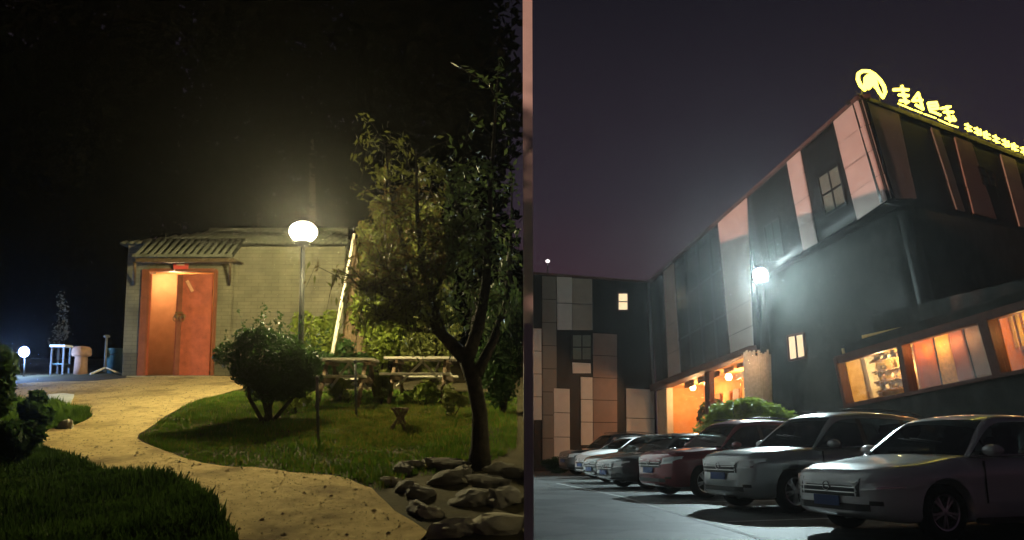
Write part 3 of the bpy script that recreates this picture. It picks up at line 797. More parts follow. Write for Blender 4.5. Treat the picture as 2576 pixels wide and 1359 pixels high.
# rocks and pond
def rock_mesh(seed, flat=.6):
    bm = bmesh.new(); bmesh.ops.create_icosphere(bm, subdivisions=3, radius=1.0)
    rr = np.random.default_rng(seed); ph = rr.uniform(0, 6.28, 9); ax = rr.normal(size=(6, 3))
    for v in bm.verts:
        c = v.co.normalized(); d = 1
        for k in range(6): d += .13 * math.sin(ph[k] + 2.6 * (k * .4 + 1) * c.dot(Vector(ax[k])))
        v.co = c * d
    # chip with planes
    for k in range(7):
        n = Vector(rr.normal(size=3)).normalized(); h = rr.uniform(.62, .9)
        for v in bm.verts:
            e_ = v.co.dot(n) - h
            if e_ > 0: v.co -= n * e_ * .9
    for v in bm.verts: v.co.z *= flat
    me = bpy.data.meshes.new('rock'); bm.to_mesh(me); bm.free()
    for p in me.polygons: p.use_smooth = False
    return me
rock_me = [rock_mesh(s) for s in (1, 2, 3, 4)]
rock_me_pale = []
for m_ in rock_me:
    c_ = m_.copy(); c_.materials.append(M['rock_pale']); rock_me_pale.append(c_); m_.materials.append(M['rock'])
ROCKS = [(1012, 1190, 30, 0), (1045, 1178, 26, 1), (1085, 1172, 30, 0), (1130, 1180, 34, 0), (985, 1218, 24, 1), (1020, 1232, 30, 0), (1060, 1250, 36, 0), (1050, 1290, 34, 0), (1085, 1300, 30, 1), (1120, 1215, 40, 0), (1165, 1190, 26, 0), (1250, 1192, 34, 0), (1290, 1200, 30, 0)]
for i, (px, py, r, pale) in enumerate(ROCKS):
    g = G(px, py); s = g.y / FPX * r
    o = bpy.data.objects.new('rock', (rock_me_pale if pale else rock_me)[i % 4]); COL.objects.link(o)
    o.location = g + Vector((0, 0, s * .25)); o.scale = (s * 1.15, s * .9, s); o.rotation_euler = (random.uniform(-.2, .2), random.uniform(-.2, .2), random.uniform(0, 6))
    tag(o, 'pale chipped rock in the rocky border of the path' if pale else 'dark chipped rock in the rocky border of the path', 'rock', 'rocks bordering the path')
for i, (px, py, rx, rz_, lab) in enumerate([(1130, 1345, 70, 40, 'long pale rock at the near end of the rocky border, nearest the path'), (1235, 1335, 80, 44, 'long pale rock in front of the big dark rocks, beside the dividing wall'), (165, 1078, 26, 26, 'yellowish rock by the left bend of the path'), (112, 1068, 20, 20, 'smaller tan rock at the left verge of the path')]):
    g = G(px, py); s = g.y / FPX
    o = bpy.data.objects.new('rock', rock_me_pale[i % 4]); COL.objects.link(o)
    o.location = g + Vector((0, 0, .02)); o.scale = (rx * s, rx * s * .6, rz_ * s * 1.5); o.rotation_euler = (0, 0, .15 - .2 * i)
    tag(o, lab, 'rock', 'large pale rocks')
for i, (px, py, rx, rz_, lab) in enumerate([(1185, 1265, 58, 44, 'big dark rock right of the path, left of the two biggest'), (1275, 1262, 56, 52, 'big dark rock at the foot of the dividing wall'), (1225, 1222, 46, 34, 'flat dark rock just below the tree trunk')]):
    g = G(px, py); s = g.y / FPX
    o = bpy.data.objects.new('rock', rock_me[(i + 1) % 4]); COL.objects.link(o)
    o.location = g + Vector((0, 0, .01)); o.scale = (rx * s * .95, rx * s * .8, rz_ * s * 1.3); o.rotation_euler = (.1, 0, .5 + i * 1.3)
    tag(o, lab, 'rock', 'large dark rocks')

# left background: small things on the far paving
def left_things():
    Y = 15.3; s = Y / FPX
    def at(px): return Vector((W(px, 945, Y).x, Y, zl(Y)))
    g = at(202); t = thing('mushroom_stool', g, 'terracotta mushroom-shaped garden stool left of the hut', 'stool')
    lathe('stalk', [(.0, -.03), (.13, -.03), (.12, .2), (.115, .34), (.15, .36), (.0, .36)], M['terracotta'], t, 18)
    lathe('cap', [(.0, .355), (.175, .355), (.185, .40), (.18, .50), (.14, .55), (.0, .57)], M['terracotta'], t, 18)
    g = at(150); t = thing('side_table', g, 'small white-topped table lit by the blue lamp', 'table')
    box('table_top', (0, 0, .56), (.32, .30, .04), M['white_paint'], t, bevel=.008)
    for sx_ in (-.12, .12):
        for sy_ in (-.11, .11): box('leg', (sx_, sy_, .25), (.03, .03, .58), M['grey_paint'], t)
    box('lower_shelf', (0, 0, .2), (.22, .20, .02), M['teal_plastic'], t)
    g = at(100) + Vector((0, -.5, LS * -.5)); zl_ = W(99, 886, g.y).z - g.z
    t = thing('led_lamp', g, 'small blue-white garden spotlight glowing at the far left', 'lamp')
    tube('stake', [(0, 0, -.05), (0, 0, zl_ - .06)], .015, M['post_dark'], t, 6)
    V, F = lathe_data([(.0, -.08), (.05, -.08), (.075, .02), (.08, .05), (.0, .05)], 14)
    V = [Vector((v.x * .8 + v.z * .0, -v.z, v.y)) + Vector((0, .02, zl_)) for v in V]; mesh_obj('housing', V, F, M['post_dark'], t, True)
    V, F = lathe_data([(.0, .0), (.10, .0), (.09, .03), (.0, .05)], 14)
    V = [Vector((v.x, -v.z - .035, v.y + zl_)) for v in V]; mesh_obj('lens', V, F, emat('led_glow', (.25, .42, 1.0), 60), t, True)
    l = bpy.data.lights.new('led_light', 'POINT'); l.energy = 230; l.color = (.26, .48, 1.0); l.shadow_soft_size = .05
    lo = bpy.data.objects.new('led_light', l); link(lo, t); lo.location = (.02, -.18, zl_)
    g = at(270) + Vector((0, .25, .03)); t = thing('plastic_bin', g, 'teal plastic bin behind the white stand', 'bin')
    lathe('body', [(.0, -.02), (.13, -.02), (.16, .46), (.17, .47), (.17, .50), (.145, .50), (.12, .02), (.0, .02)], M['teal_plastic'], t, 18)
    tube('bail', [(-.16, 0, .47), (-.1, -.12, .40), (0, -.17, .36), (.1, -.12, .40), (.16, 0, .47)], .008, M['post_dark'], t, 6)
    g = at(273) + Vector((0, -.15, -.02)); t = thing('white_stand', g, 'white upright stand with splayed feet beside the hut corner', 'stand')
    tube('upright', [(0, 0, .05), (0, 0, .76)], .024, M['grey_paint'], t, 8)
    lathe('head', [(.0, .74), (.06, .75), (.065, .78), (.03, .80), (.0, .80)], M['grey_paint'], t, 12)
    for a in (.25, 2.9, 4.4): tube('foot', [(0, 0, .14), (.34 * math.cos(a), .34 * math.sin(a), .0)], .02, M['pale_wood'], t, 6)
    # flat pale slab catching the blue light
    pix = [(112, 1022), (122, 1000), (160, 997), (186, 1000), (178, 1018)]
    pts = [G(*p) for p in pix]; n = len(pts)
    V = [p + Vector((0, 0, .05)) for p in pts] + [p - Vector((0, 0, .03)) for p in pts]
    o = mesh_obj('stone_slab', V, [tuple(range(n)), tuple(range(n, 2 * n))] + [(i, (i + 1) % n, n + (i + 1) % n, n + i) for i in range(n)], M['stone_white'])
    tag(o, 'flat pale stone slab on the path edge in bluish light', 'slab')
left_things()
# pale slender sapling behind the side table
rs = np.random.default_rng(15); g = Vector((W(146, 940, 15.9).x, 15.9, zl(15.9))); s = 15.9 / FPX
shrub('sapling', g, [(0, 0, 110 * s), (.02, 0, 150 * s), (-.03, 0, 185 * s), (.1, 0, 90 * s), (-.12, 0, 70 * s)], [(.16, .16, .25), (.12, .12, .25), (.09, .09, .2), (.15, .15, .2), (.15, .15, .2)], 210, .075, M['leaf_pale'], 'slender pale-leaved sapling above the small white table', 'sapling', rs, stems=3, stem_r=.012, shell=.1)
# dark shrubs at the left edge
for k, (px, py, w_, h_, nn, lab) in enumerate([(-35, 1105, 85, 130, 5200, 'large dark leafy shrub cut by the left edge of the view'), (95, 1075, 55, 40, 1800, 'low leafy plant in front of the blue lamp'), (20, 1180, 95, 70, 3400, 'dark low shrub in the near left corner grass')]):
    r_ = np.random.default_rng(120 + k); g = G(px, py); s = g.y / FPX
    C, Rr = blob_cluster(10, (w_ * s, w_ * s * .8, h_ * s), r_, h_ * s, .42, .35)
    shrub('shrub', g, C, Rr, nn, .085, M['leaf_dark'], lab, 'shrub', r_, stems=5, shell=.3)

# =================================================================== BUILDING MATERIALS
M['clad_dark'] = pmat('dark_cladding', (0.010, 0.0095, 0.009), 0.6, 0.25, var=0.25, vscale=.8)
M['clad_glass'] = pmat('dark_spandrel_glass', (0.006, 0.008, 0.013), 0.25, 0.5, var=0.3, vscale=.5)
M['clad_rose'] = pmat('rose_grey_panel', (0.54, 0.44, 0.40), 0.7, 0.3, var=0.06, vscale=1.2)
M['clad_white'] = pmat('off_white_panel', (0.52, 0.48, 0.44), 0.7, 0.3, var=0.06, vscale=1.5)
M['clad_grey'] = pmat('grey_brown_panel', (0.17, 0.15, 0.125), 0.7, 0.3, var=0.10, vscale=1.0)
M['clad_olive'] = pmat('olive_grey_panel', (0.30, 0.25, 0.20), 0.7, 0.3, var=0.10, vscale=1.0)
M['clad_brown'] = pmat('brown_panel', (0.22, 0.15, 0.12), 0.7, 0.3, var=0.12, vscale=1.0)
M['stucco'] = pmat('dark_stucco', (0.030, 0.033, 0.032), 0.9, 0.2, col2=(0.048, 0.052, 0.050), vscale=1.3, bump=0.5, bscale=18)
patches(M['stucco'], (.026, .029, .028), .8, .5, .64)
M['beam_brown'] = pmat('brown_beam', (0.10, 0.055, 0.045), 0.6, 0.3, var=0.2, vscale=3)
M['frame_red'] = pmat('red_brown_frame', (0.075, 0.028, 0.02), 0.6, 0.3, var=0.2)
M['warm_wall'] = pmat('warm_wall', (0.62, 0.30, 0.10), 0.8, 0.2, col2=(0.72, 0.42, 0.18), vscale=2)
M['cream'] = pmat('cream_plaster', (0.75, 0.65, 0.48), 0.8, 0.2, var=0.08)
M['gold_wall'] = pmat('gold_wall', (0.52, 0.31, 0.09), 0.7, 0.3, col2=(0.72, 0.50, 0.20), vscale=5)
M['wood_orange'] = pmat('orange_wood', (0.46, 0.12, 0.02), 0.5, 0.3, col2=(0.60, 0.20, 0.045), vscale=3)
M['wood_brown'] = pmat('brown_wood_board', (0.22, 0.12, 0.06), 0.5, 0.4, var=0.2, vscale=3)
M['wood_rose'] = pmat('rose_wood', (0.34, 0.11, 0.06), 0.5, 0.3, var=.2, vscale=3)
M['fringe'] = pmat('gold_fringe', (0.62, 0.38, 0.10), 0.6, 0.3, var=0.25, vscale=12)
M['slat'] = pmat('bleached_slat', (0.46, 0.36, 0.27), 0.8, 0.2, var=0.2, vscale=10)
M['win_glass'] = glassmat('window_glass', (.92, .93, .92), .10)
M['dark_glass'] = pmat('unlit_glass', (0.05, 0.06, 0.055), 0.08, 0.6)
M['curtain'] = pmat('pale_curtain', (0.13, 0.15, 0.12), 0.8, 0.2, var=0.1, vscale=6)
M['metal'] = pmat('galvanised_metal', (0.22, 0.22, 0.23), 0.5, 0.5, metal=.5)
M['sign_glow'] = emat('sign_tube_glow', (1.0, 0.80, 0.075), 6.5)
M['flood_glow'] = emat('flood_glow', (.82, .94, 1.0), 160.0)
M['globe_warm'] = emat('pendant_glow', (1.0, .62, .34), 9.0)
M['window_lit'] = emat('lit_blind', (1.0, .76, .44), 1.1)

class Ruled:
    """wall between two leaning edges: a0-a1 (bottom, top) and b0-b1"""
    def __init__(s, a0, a1, b0, b1): s.a0, s.a1, s.b0, s.b1 = a0, a1, b0, b1
    def at(s, u, v): return s.a0.lerp(s.a1, v).lerp(s.b0.lerp(s.b1, v), u)
    def nrm(s, u, v):
        n = (s.at(u + .01, v) - s.at(u - .01, v)).cross(s.at(u, v + .01) - s.at(u, v - .01)).normalized()
        return n if n.dot(CAM - s.at(u, v)) > 0 else -n
    def uv(s, px, py):
        u, v = .5, .5
        for _ in range(30):
            x, y = proj(s.at(u, v)); h = 1e-4
            xu, yu = proj(s.at(u + h, v)); xv, yv = proj(s.at(u, v + h))
            a, b, c, d = (xu - x) / h, (xv - x) / h, (yu - y) / h, (yv - y) / h
            det = a * d - b * c; ex, ey = px - x, py - y
            du, dv = (d * ex - b * ey) / det, (-c * ex + a * ey) / det
            u += max(-.5, min(.5, du)); v += max(-.5, min(.5, dv))
            if abs(ex) + abs(ey) < .01: break
        return u, v
    def pt(s, px, py, off=0.0):
        u, v = s.uv(px, py); return s.at(u, v) + s.nrm(u, v) * off
    def panel(s, name, quad, mat, parent, base, off=0.0, th=0.05):
        """solid slab whose front face covers the survey quad; off = how far proud, th = thickness"""
        if name == 'panel' and len(quad) == 4:
            h = abs(quad[3][1] - quad[0][1]); k = max(1, round(h / 62)); last = None
            name = 'cladding_sheet'
            if k > 1:
                for j in range(k):
                    f0, f1 = j / k, (j + 1) / k - (1.6 / h if j < k - 1 else 0)
                    L_ = lambda a, b, f: (a[0] + (b[0] - a[0]) * f, a[1] + (b[1] - a[1]) * f)
                    last = s.panel(name, [L_(quad[0], quad[3], f0), L_(quad[1], quad[2], f0), L_(quad[1], quad[2], f1), L_(quad[0], quad[3], f1)], mat, parent, base, off + random.uniform(-.006, .006), th)
                return last
        fr = [s.pt(x, y, off) for x, y in quad]; bk = [s.pt(x, y, off - th) for x, y in quad]
        n = len(quad)
        V = [v - base for v in fr + bk]
        F = [tuple(range(n)), tuple(range(n, 2 * n))[::-1]] + [(i, (i + 1) % n, n + (i + 1) % n, n + i) for i in range(n)]
        return mesh_obj(name, V, F, mat, parent)
    def sheet(s, name, quad, mat, parent, base, th=.3, n=10):
        """large quad wall, finely divided so that the twist stays smooth"""
        V = []; F = []; q = [s.uv(*p) for p in quad]
        for o_ in (0, -th):
            for j in range(n + 1):
                for i in range(n + 1):
                    a, b = i / n, j / n
                    u = (q[0][0] * (1 - a) + q[1][0] * a) * (1 - b) + (q[3][0] * (1 - a) + q[2][0] * a) * b
                    v = (q[0][1] * (1 - a) + q[1][1] * a) * (1 - b) + (q[3][1] * (1 - a) + q[2][1] * a) * b
                    V.append(s.at(u, v) + s.nrm(u, v) * o_ - base)
        m = (n + 1) ** 2
        for o_ in (0, m):
            for j in range(n):
                for i in range(n): a = o_ + j * (n + 1) + i; F.append((a, a + 1, a + n + 2, a + n + 1))
        rim = [i for i in range(n + 1)] + [(j + 1) * (n + 1) - 1 for j in range(1, n + 1)] + [n * (n + 1) + i for i in range(n - 1, -1, -1)] + [j * (n + 1) for j in range(n - 1, 0, -1)]
        for k in range(len(rim)): a, b = rim[k], rim[(k + 1) % len(rim)]; F.append((a, b, b + m, a + m))
        return mesh_obj(name, V, F, mat, parent, True)
    def window(s, quad, parent, base, off, frame=M['frame_red'], glass=None, mull=(1, 1), fw=.06, back=None):
        """framed window with mullions: frame bars as children of the pane"""
        g = s.panel('window', quad, glass or M['dark_glass'], parent, base, off, .03)
        c = [s.pt(x, y, off + .01) for x, y in quad]
        def bar(p, q, r): tube('window_frame', [p - base, q - base], r, frame, g, 4, False)
        for i in range(4): bar(c[i], c[(i + 1) % 4], fw)
        for k in range(1, mull[0] + 1):
            f = k / (mull[0] + 1); bar(c[0].lerp(c[1], f), c[3].lerp(c[2], f), fw * .7)
        for k in range(1, mull[1] + 1):
            f = k / (mull[1] + 1); bar(c[0].lerp(c[3], f), c[1].lerp(c[2], f), fw * .7)
        return g

YC, YJ = 22.0, 41.0
S = Ruled(W(2234, 502, YC), W(2160, 248, YC), W(1646, 872, YJ), W(1635, 711, YJ))
Fr = Ruled(W(2234, 502, YC), W(2160, 248, YC), W(2700, 612, 33), W(2690, 447, 33))
Lw = Ruled(W(2420, 1130, 22.8), W(2284, 545, 22.8), W(1908, 1130, 31.2), W(1890, 700, 31.2))
Fl = Ruled(W(2420, 1130, 22.8), W(2284, 545, 22.8), W(2760, 1100, 34), W(2720, 570, 34))

def main_building():
    base = Vector((10.4, 24, zr(24)))
    t = thing('corner_building', base, 'dark clad corner building with rose panels and rooftop sign', 'building')
    P = lambda n, q, m, off=0.0, th=.05, R_=S, par=t: R_.panel(n, q, m, par, base, off, th)
    # upper clad volume, side towards the car park
    S.sheet('cladding', [(1868, 494), (2161, 249), (2234, 502), (1903, 703)], M['clad_dark'], t, base, .25)
    S.sheet('cladding', [(1636, 711), (1867, 495), (1906, 880), (1652, 976)], M['clad_glass'], t, base, .25)
    # front, receding to the right
    Fr.sheet('cladding', [(2162, 249), (2690, 447), (2700, 612), (2235, 503)], M['clad_dark'], t, base, .25)
    # panels on the side face
    P('panel', [(2098, 299), (2160, 253), (2233, 503), (2160, 553)], M['clad_rose'], .06)
    P('panel', [(1982, 402), (2014, 375), (2058, 611), (2024, 630)], M['clad_rose'], .06)
    P('panel', [(1808, 552), (1880, 490), (1897, 886), (1842, 906)], M['clad_rose'], .06)
    P('panel', [(1671, 684), (1696, 662), (1714, 952), (1684, 963)], M['clad_rose'], .06)
    # glazed bays between the panels: mullions on the dark strip
    for (xt, yt, xb, yb) in ((1722, 641, 1742, 941), (1750, 614, 1772, 929), (1780, 586, 1806, 917)):
        P('mullion', [(xt, yt), (xt + 4, yt - 4), (xb + 4, yb - 2), (xb, yb)], M['clad_dark'], .05, .06)
    for f in (.33, .66):
        a = (1700 + 12 * f, 662 + 290 * f); b = (1806 + 34 * f, 556 + 350 * f)
        P('transom', [a, b, (b[0], b[1] + 4), (a[0], a[1] + 4)], M['clad_dark'], .05, .06)
    S.window([(2060, 446), (2112, 412), (2133, 510), (2080, 542)], t, base, .03, M['clad_dark'], M['curtain'], (1, 1), .05)
    S.window([(1925, 570), (1962, 545), (1975, 640), (1938, 660)], t, base, .03, M['clad_dark'], M['dark_glass'], (1, 1), .05)
    # panels on the front face
    for q, m in (([(2164, 254), (2256, 289), (2301, 501), (2237, 501)], M['clad_olive']), ([(2338, 322), (2358, 330), (2424, 533), (2404, 528)], M['clad_grey']),
                 ([(2398, 345), (2440, 361), (2503, 553), (2446, 538)], M['clad_brown']), ([(2513, 388), (2550, 402), (2600, 580), (2562, 570)], M['clad_olive'])):
        Fr.panel('panel', q, m, t, base, .06, .05)
    Fr.window([(2455, 420), (2492, 434), (2504, 476), (2468, 463)], t, base, .07, M['clad_dark'], M['curtain'], (1, 1), .04)
    # parapet caps
    P('parapet_cap', [(1635, 705), (2160, 240), (2162, 250), (1636, 713)], M['beam_brown'], .09, .5)
    Fr.panel('parapet_cap', [(2160, 240), (2690, 440), (2690, 448), (2162, 250)], M['clad_dark'], t, base, .09, .5)
    # lower walls set back under the overhang
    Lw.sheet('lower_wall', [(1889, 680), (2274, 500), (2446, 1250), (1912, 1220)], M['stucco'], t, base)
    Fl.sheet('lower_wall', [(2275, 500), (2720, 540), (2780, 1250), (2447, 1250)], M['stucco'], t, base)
    g = Lw.window([(1983, 846), (2024, 838), (2030, 898), (1988, 908)], t, base, .03, M['frame_red'], M['window_lit'], (1, 0), .06)
    # roof sheet and underside of the overhang, closing the volume
    T = [S.at(0, 1.0), S.at(1, 1.0), S.at(1, 1.0) + Vector((22, 3, 0)), Fr.at(1, 1.0)]
    mesh_obj('roof', [v - base - Vector((0, 0, .08)) for v in T], [(0, 1, 2, 3)], M['clad_dark'], t)
    mesh_obj('soffit', [v - base + Vector((0, 0, .02)) for v in (S.at(0, 0), S.pt(1906, 700), S.pt(1906, 700) + Vector((3, .5, 0)), Fr.at(.8, 0) + Vector((0, 1.5, 0)), Fr.at(.8, 0))], [(0, 1, 2, 3, 4)], M['clad_dark'], t)
    # rainwater pipe in the inner corner
    tube('downpipe', [S.pt(1637, 712, .12) - base, S.pt(1643, 850, .12) - base, S.pt(1650, 978, .12) - base], .07, M['metal'], t, 8)
    # small wall lamp over the glazed annexe
    q = Lw.pt(2290, 800, .25)
    box('wall_lamp', q - base, (.18, .18, .12), emat('wall_lamp_glow', (1, .95, .85), 1.2), t, bevel=.02)
    # ---- entrance under the canopy
    P('canopy_beam', [(1649, 968), (1902, 868), (1906, 884), (1651, 984)], M['beam_brown'], .35, .8)
    c0, c1 = S.pt(1655, 976), S.pt(1906, 884)
    back = Vector((2.6, .4, 0))
    mesh_obj('canopy_ceiling', [v - base for v in (c0, c1, c1 + back, c0 + back + Vector((0, 0, .0)))], [(0, 1, 2, 3)], M['warm_wall'], t)
    gz = lambda v: Vector((v.x, v.y, zr(v.y) - .1))
    b0, b1 = c0 + back, c1 + back
    mesh_obj('entrance_back_wall', [v - base for v in (gz(b0), gz(b1), b1, b0)], [(0, 1, 2, 3)], M['warm_wall'], t)
    mesh_obj('entrance_side_wall', [v - base for v in (gz(c1) + Vector((.3, 0, 0)), gz(b1), b1, c1 + Vector((.3, 0, 0)))], [(0, 1, 2, 3)], M['cream'], t)
    mesh_obj('entrance_end_wall', [v - base for v in (gz(c0) + Vector((0, -.05, 0)), gz(b0) + Vector((0, -.05, 0)), b0 + Vector((0, -.05, 0)), c0 + Vector((0, -.05, 0)))], [(0, 1, 2, 3)], M['warm_wall'], t)
    P('entrance_post', [(1656, 985), (1681, 976), (1684, 1130), (1660, 1130)], M['cream'], .1, .35)
    P('entrance_post', [(1772, 938), (1784, 934), (1788, 1130), (1776, 1130)], M['frame_red'], .0, .25)
    # valance boards hanging behind the beam
    for k in range(6):
        x = 1690 + k * 32; y = 963 - k * 12.4
        P('valance_board', [(x, y), (x + 22, y - 8.5), (x + 22, y + 10), (x, y + 18)], M['wood_brown'], -.7, .06)
    for i, (px, py, dp) in enumerate([(1702, 978, .9), (1728, 970, 1.1), (1746, 972, .8), (1803, 952, .6), (1860, 926, .5), (1882, 922, .4)]):
        p = S.pt(px, py, -dp)
        lathe('pendant_lamp', [(.0, -.17), (.11, -.14), (.17, 0), (.11, .14), (.03, .17), (.0, .17)], M['globe_warm'], t, 14, loc=p - base)
    for (px, py, dp, en) in ((1700, 1000, 1.3, 230), (1790, 970, 1.5, 230), (1868, 945, 1.1, 200)):
        l = bpy.data.lights.new('entrance_light', 'POINT'); l.energy = en; l.color = (1, .56, .24); l.shadow_soft_size = .2
        lo = bpy.data.objects.new('entrance_light', l); link(lo, t); lo.location = S.pt(px, py, -dp) - base
    P('counter', [(1690, 1060), (1780, 1052), (1784, 1130), (1692, 1130)], M['wood_orange'], -1.4, .5)
    for k in range(4):
        x = 1692 + k * 22
        P('wall_picture', [(x, 1000 - k * 5), (x + 14, 997 - k * 5), (x + 14, 1024 - k * 4), (x, 1026 - k * 4)], M['gold_wall'] if k % 2 else M['wood_brown'], -2.3, .05)
    P('ceiling_band', [(1790, 948), (1890, 908), (1892, 922), (1792, 962)], M['cream'], -1.2, .1)
    # drum of vertical slats at the end of the canopy
    ctr = W(1914, 950, 28.4); dr = Vector((0, 0, 0))
    zt_, zb_ = W(1914, 890, 28.4).z, zr(28.4)
    for k in range(24):
        a = R(100 + k * 8.2)
        p = Vector((ctr.x + .56 * math.cos(a), ctr.y + .56 * math.sin(a), 0))
        h = random.uniform(-.12, .14)
        tube('drum_slat', [Vector((p.x, p.y, zb_)) - base, Vector((p.x + .02 * math.cos(a), p.y, zt_ + h)) - base], .042, M['slat'], t, 5, False)
    l = bpy.data.lights.new('drum_light', 'POINT'); l.energy = 42; l.color = (1, .66, .38); l.shadow_soft_size = .1
    lo = bpy.data.objects.new('drum_light', l); link(lo, t); lo.location = W(1880, 905, 27.3) - base
main_building()

def annexe():
    A = Ruled(W(2165, 1140, 21.5), W(2103, 890, 21.5), W(2690, 1090, 14.5), W(2620, 745, 14.5))
    base = A.at(.5, 0); base.z = zr(base.y)
    t = thing('glazed_annexe', base, 'low lit restaurant annexe with three big amber windows', 'annexe')
    P = lambda n, q, m, off=0.0, th=.15, par=t: A.panel(n, q, m, par, base, off, th)
    # survey lines
    top = lambda x: 916 - .29 * (x - 2109); sill = lambda x: 1016 - .195 * (x - 2133)
    P('fascia', [(2103, 896), (2690, 722), (2690, 748), (2109, 916)], M['frame_red'], .06, .35)
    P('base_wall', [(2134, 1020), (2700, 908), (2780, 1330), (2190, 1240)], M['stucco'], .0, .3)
    P('frame_post', [(2103, 900), (2110, 898), (2139, 1024), (2131, 1026)], M['frame_red'], .10, .25)
    P('frame_post', [(2262, 868), (2274, 864), (2296, 992), (2283, 996)], M['frame_red'], .08, .25)
    P('frame_post', [(2466, 806), (2490, 800), (2529, 945), (2506, 950)], M['frame_red'], .08, .25)
    P('sill', [(2130, 1016), (2700, 904), (2702, 914), (2132, 1026)], M['frame_red'], .12, .3)
    W1 = [(2113, 913), (2262, 876), (2283, 985), (2137, 1015)]
    W2 = [(2274, 868), (2466, 812), (2506, 943), (2295, 985)]
    W3 = [(2490, 806), (2640, 765), (2680, 906), (2528, 938)]
    for q in (W1, W2, W3): P('window_pane', q, M['win_glass'], -.05, .012)
    # window 1: shelf wall with jars
    P('shelf_wall', [(2090, 860), (2285, 815), (2320, 1010), (2115, 1050)], M['gold_wall'], -1.0, .06)
    jar = [pmat('jar_brown', (.25, .13, .05), .4), pmat('jar_pale', (.7, .6, .42), .5), pmat('jar_dark', (.10, .07, .03), .4)]
    me_j = None
    for r in range(4):
        f = (r + .6) / 4.2
        a = (W1[0][0] + (W1[3][0] - W1[0][0]) * f, W1[0][1] + (W1[3][1] - W1[0][1]) * f); b = (W1[1][0] + (W1[2][0] - W1[1][0]) * f, W1[1][1] + (W1[2][1] - W1[1][1]) * f)
        P('shelf', [a, b, (b[0], b[1] + 3), (a[0], a[1] + 3)], M['wood_brown'], -.72, .2)
        for k in range(7):
            g = (k + .5 + random.uniform(-.2, .2)) / 7; x = a[0] + (b[0] - a[0]) * g; y = a[1] + (b[1] - a[1]) * g
            p = A.pt(x, y - 1, -.82) - base; rr = random.uniform(.04, .07); hh = random.uniform(.10, .18)
            lathe('jar', [(.0, 0), (rr, 0), (rr, hh * .7), (rr * .5, hh * .85), (rr * .55, hh), (.0, hh)], jar[random.randrange(3)], t, 8, loc=p)
    P('shelf_upright', [(2118, 912), (2126, 910), (2150, 1012), (2142, 1014)], M['cream'], -.6, .3)
    P('shelf_upright', [(2234, 884), (2241, 882), (2262, 990), (2255, 992)], M['wood_brown'], -.65, .2)
    # window 2: tall boards, the right ones dark
    bx = [2274, 2312, 2349, 2385, 2424, 2466]; bb = [2295, 2336, 2378, 2420, 2463, 2506]
    for k in range(5):
        m = (M['wood_orange'], M['fringe'], M['wood_rose'], M['wood_brown'], M['clad_dark'])[k]
        g = lambda x: 868 - .292 * (x - 2274) - 4; h = lambda x: 985 - .2 * (x - 2295) + 4
        P('board', [(bx[k] + 3, g(bx[k])), (bx[k + 1] - 3, g(bx[k + 1])), (bb[k + 1] - 3, h(bb[k + 1])), (bb[k] + 3, h(bb[k]))], m, -.34 - .03 * (k % 2), .05)
    P('board_backing', [(2262, 840), (2480, 780), (2520, 965), (2285, 1010)], M['clad_dark'], -.50, .05)
    # window 3: gold fringe over a pale counter
    for k in range(15):
        x = 2488 + k * 11
        P('fringe_strip', [(x, 800 - (x - 2488) * .28), (x + 8, 798 - (x - 2488) * .28), (x + 28, 880 - (x - 2488) * .24), (x + 20, 882 - (x - 2488) * .24)], M['fringe'], -.45 - .05 * (k % 3), .02)
    P('counter_front', [(2515, 895), (2680, 855), (2690, 930), (2525, 950)], M['cream'], -.6, .1)
    P('rear_wall', [(2470, 780), (2720, 700), (2760, 960), (2500, 970)], M['gold_wall'], -1.1, .06)
    # room shell
    P('ceiling', [(2100, 872), (2690, 690), (2700, 715), (2105, 900)], M['stucco'], -.2, 1.5)
    P('floor', [(2136, 1022), (2705, 915), (2715, 940), (2140, 1040)], M['wood_brown'], -.1, 1.5)
    P('party_wall', [(2268, 850), (2274, 848), (2300, 1000), (2294, 1002)], M['wood_orange'], -.26, 1.1)
    P('party_wall', [(2474, 790), (2482, 788), (2522, 960), (2514, 962)], M['wood_orange'], -.26, 1.1)
    P('end_wall', [(2104, 880), (2108, 880), (2138, 1030), (2134, 1030)], M['gold_wall'], -.16, 1.3)
    P('rear_shell', [(2060, 820), (2720, 640), (2780, 1000), (2100, 1080)], M['stucco'], -1.75, .15)
    for (px, py, dp, en, c) in ((2185, 925, .42, 85, (1, .66, .27)), (2240, 935, .42, 46, (1, .66, .27)), (2296, 884, .11, 13, (1, .44, .12)), (2332, 874, .11, 13, (1, .50, .15)), (2368, 864, .11, 10, (1, .44, .14)), (2405, 854, .11, 5, (1, .50, .2)), (2550, 830, .25, 26, (1, .62, .22)), (2640, 800, .25, 22, (1, .62, .22))):
        l = bpy.data.lights.new('annexe_light', 'POINT'); l.energy = en; l.color = c; l.shadow_soft_size = .06
        lo = bpy.data.objects.new('annexe_light', l); link(lo, t); lo.location = A.pt(px, py, -dp) - base
    # roof strip
    r0 = [A.pt(2103, 896, .05), A.pt(2690, 722, .05)]
    mesh_obj('roof', [v - base for v in (r0[0], r0[1], r0[1] + Vector((6, 2, .1)), r0[0] + Vector((6, 2, .1)))], [(0, 1, 2, 3)], M['clad_dark'], t)
annexe()

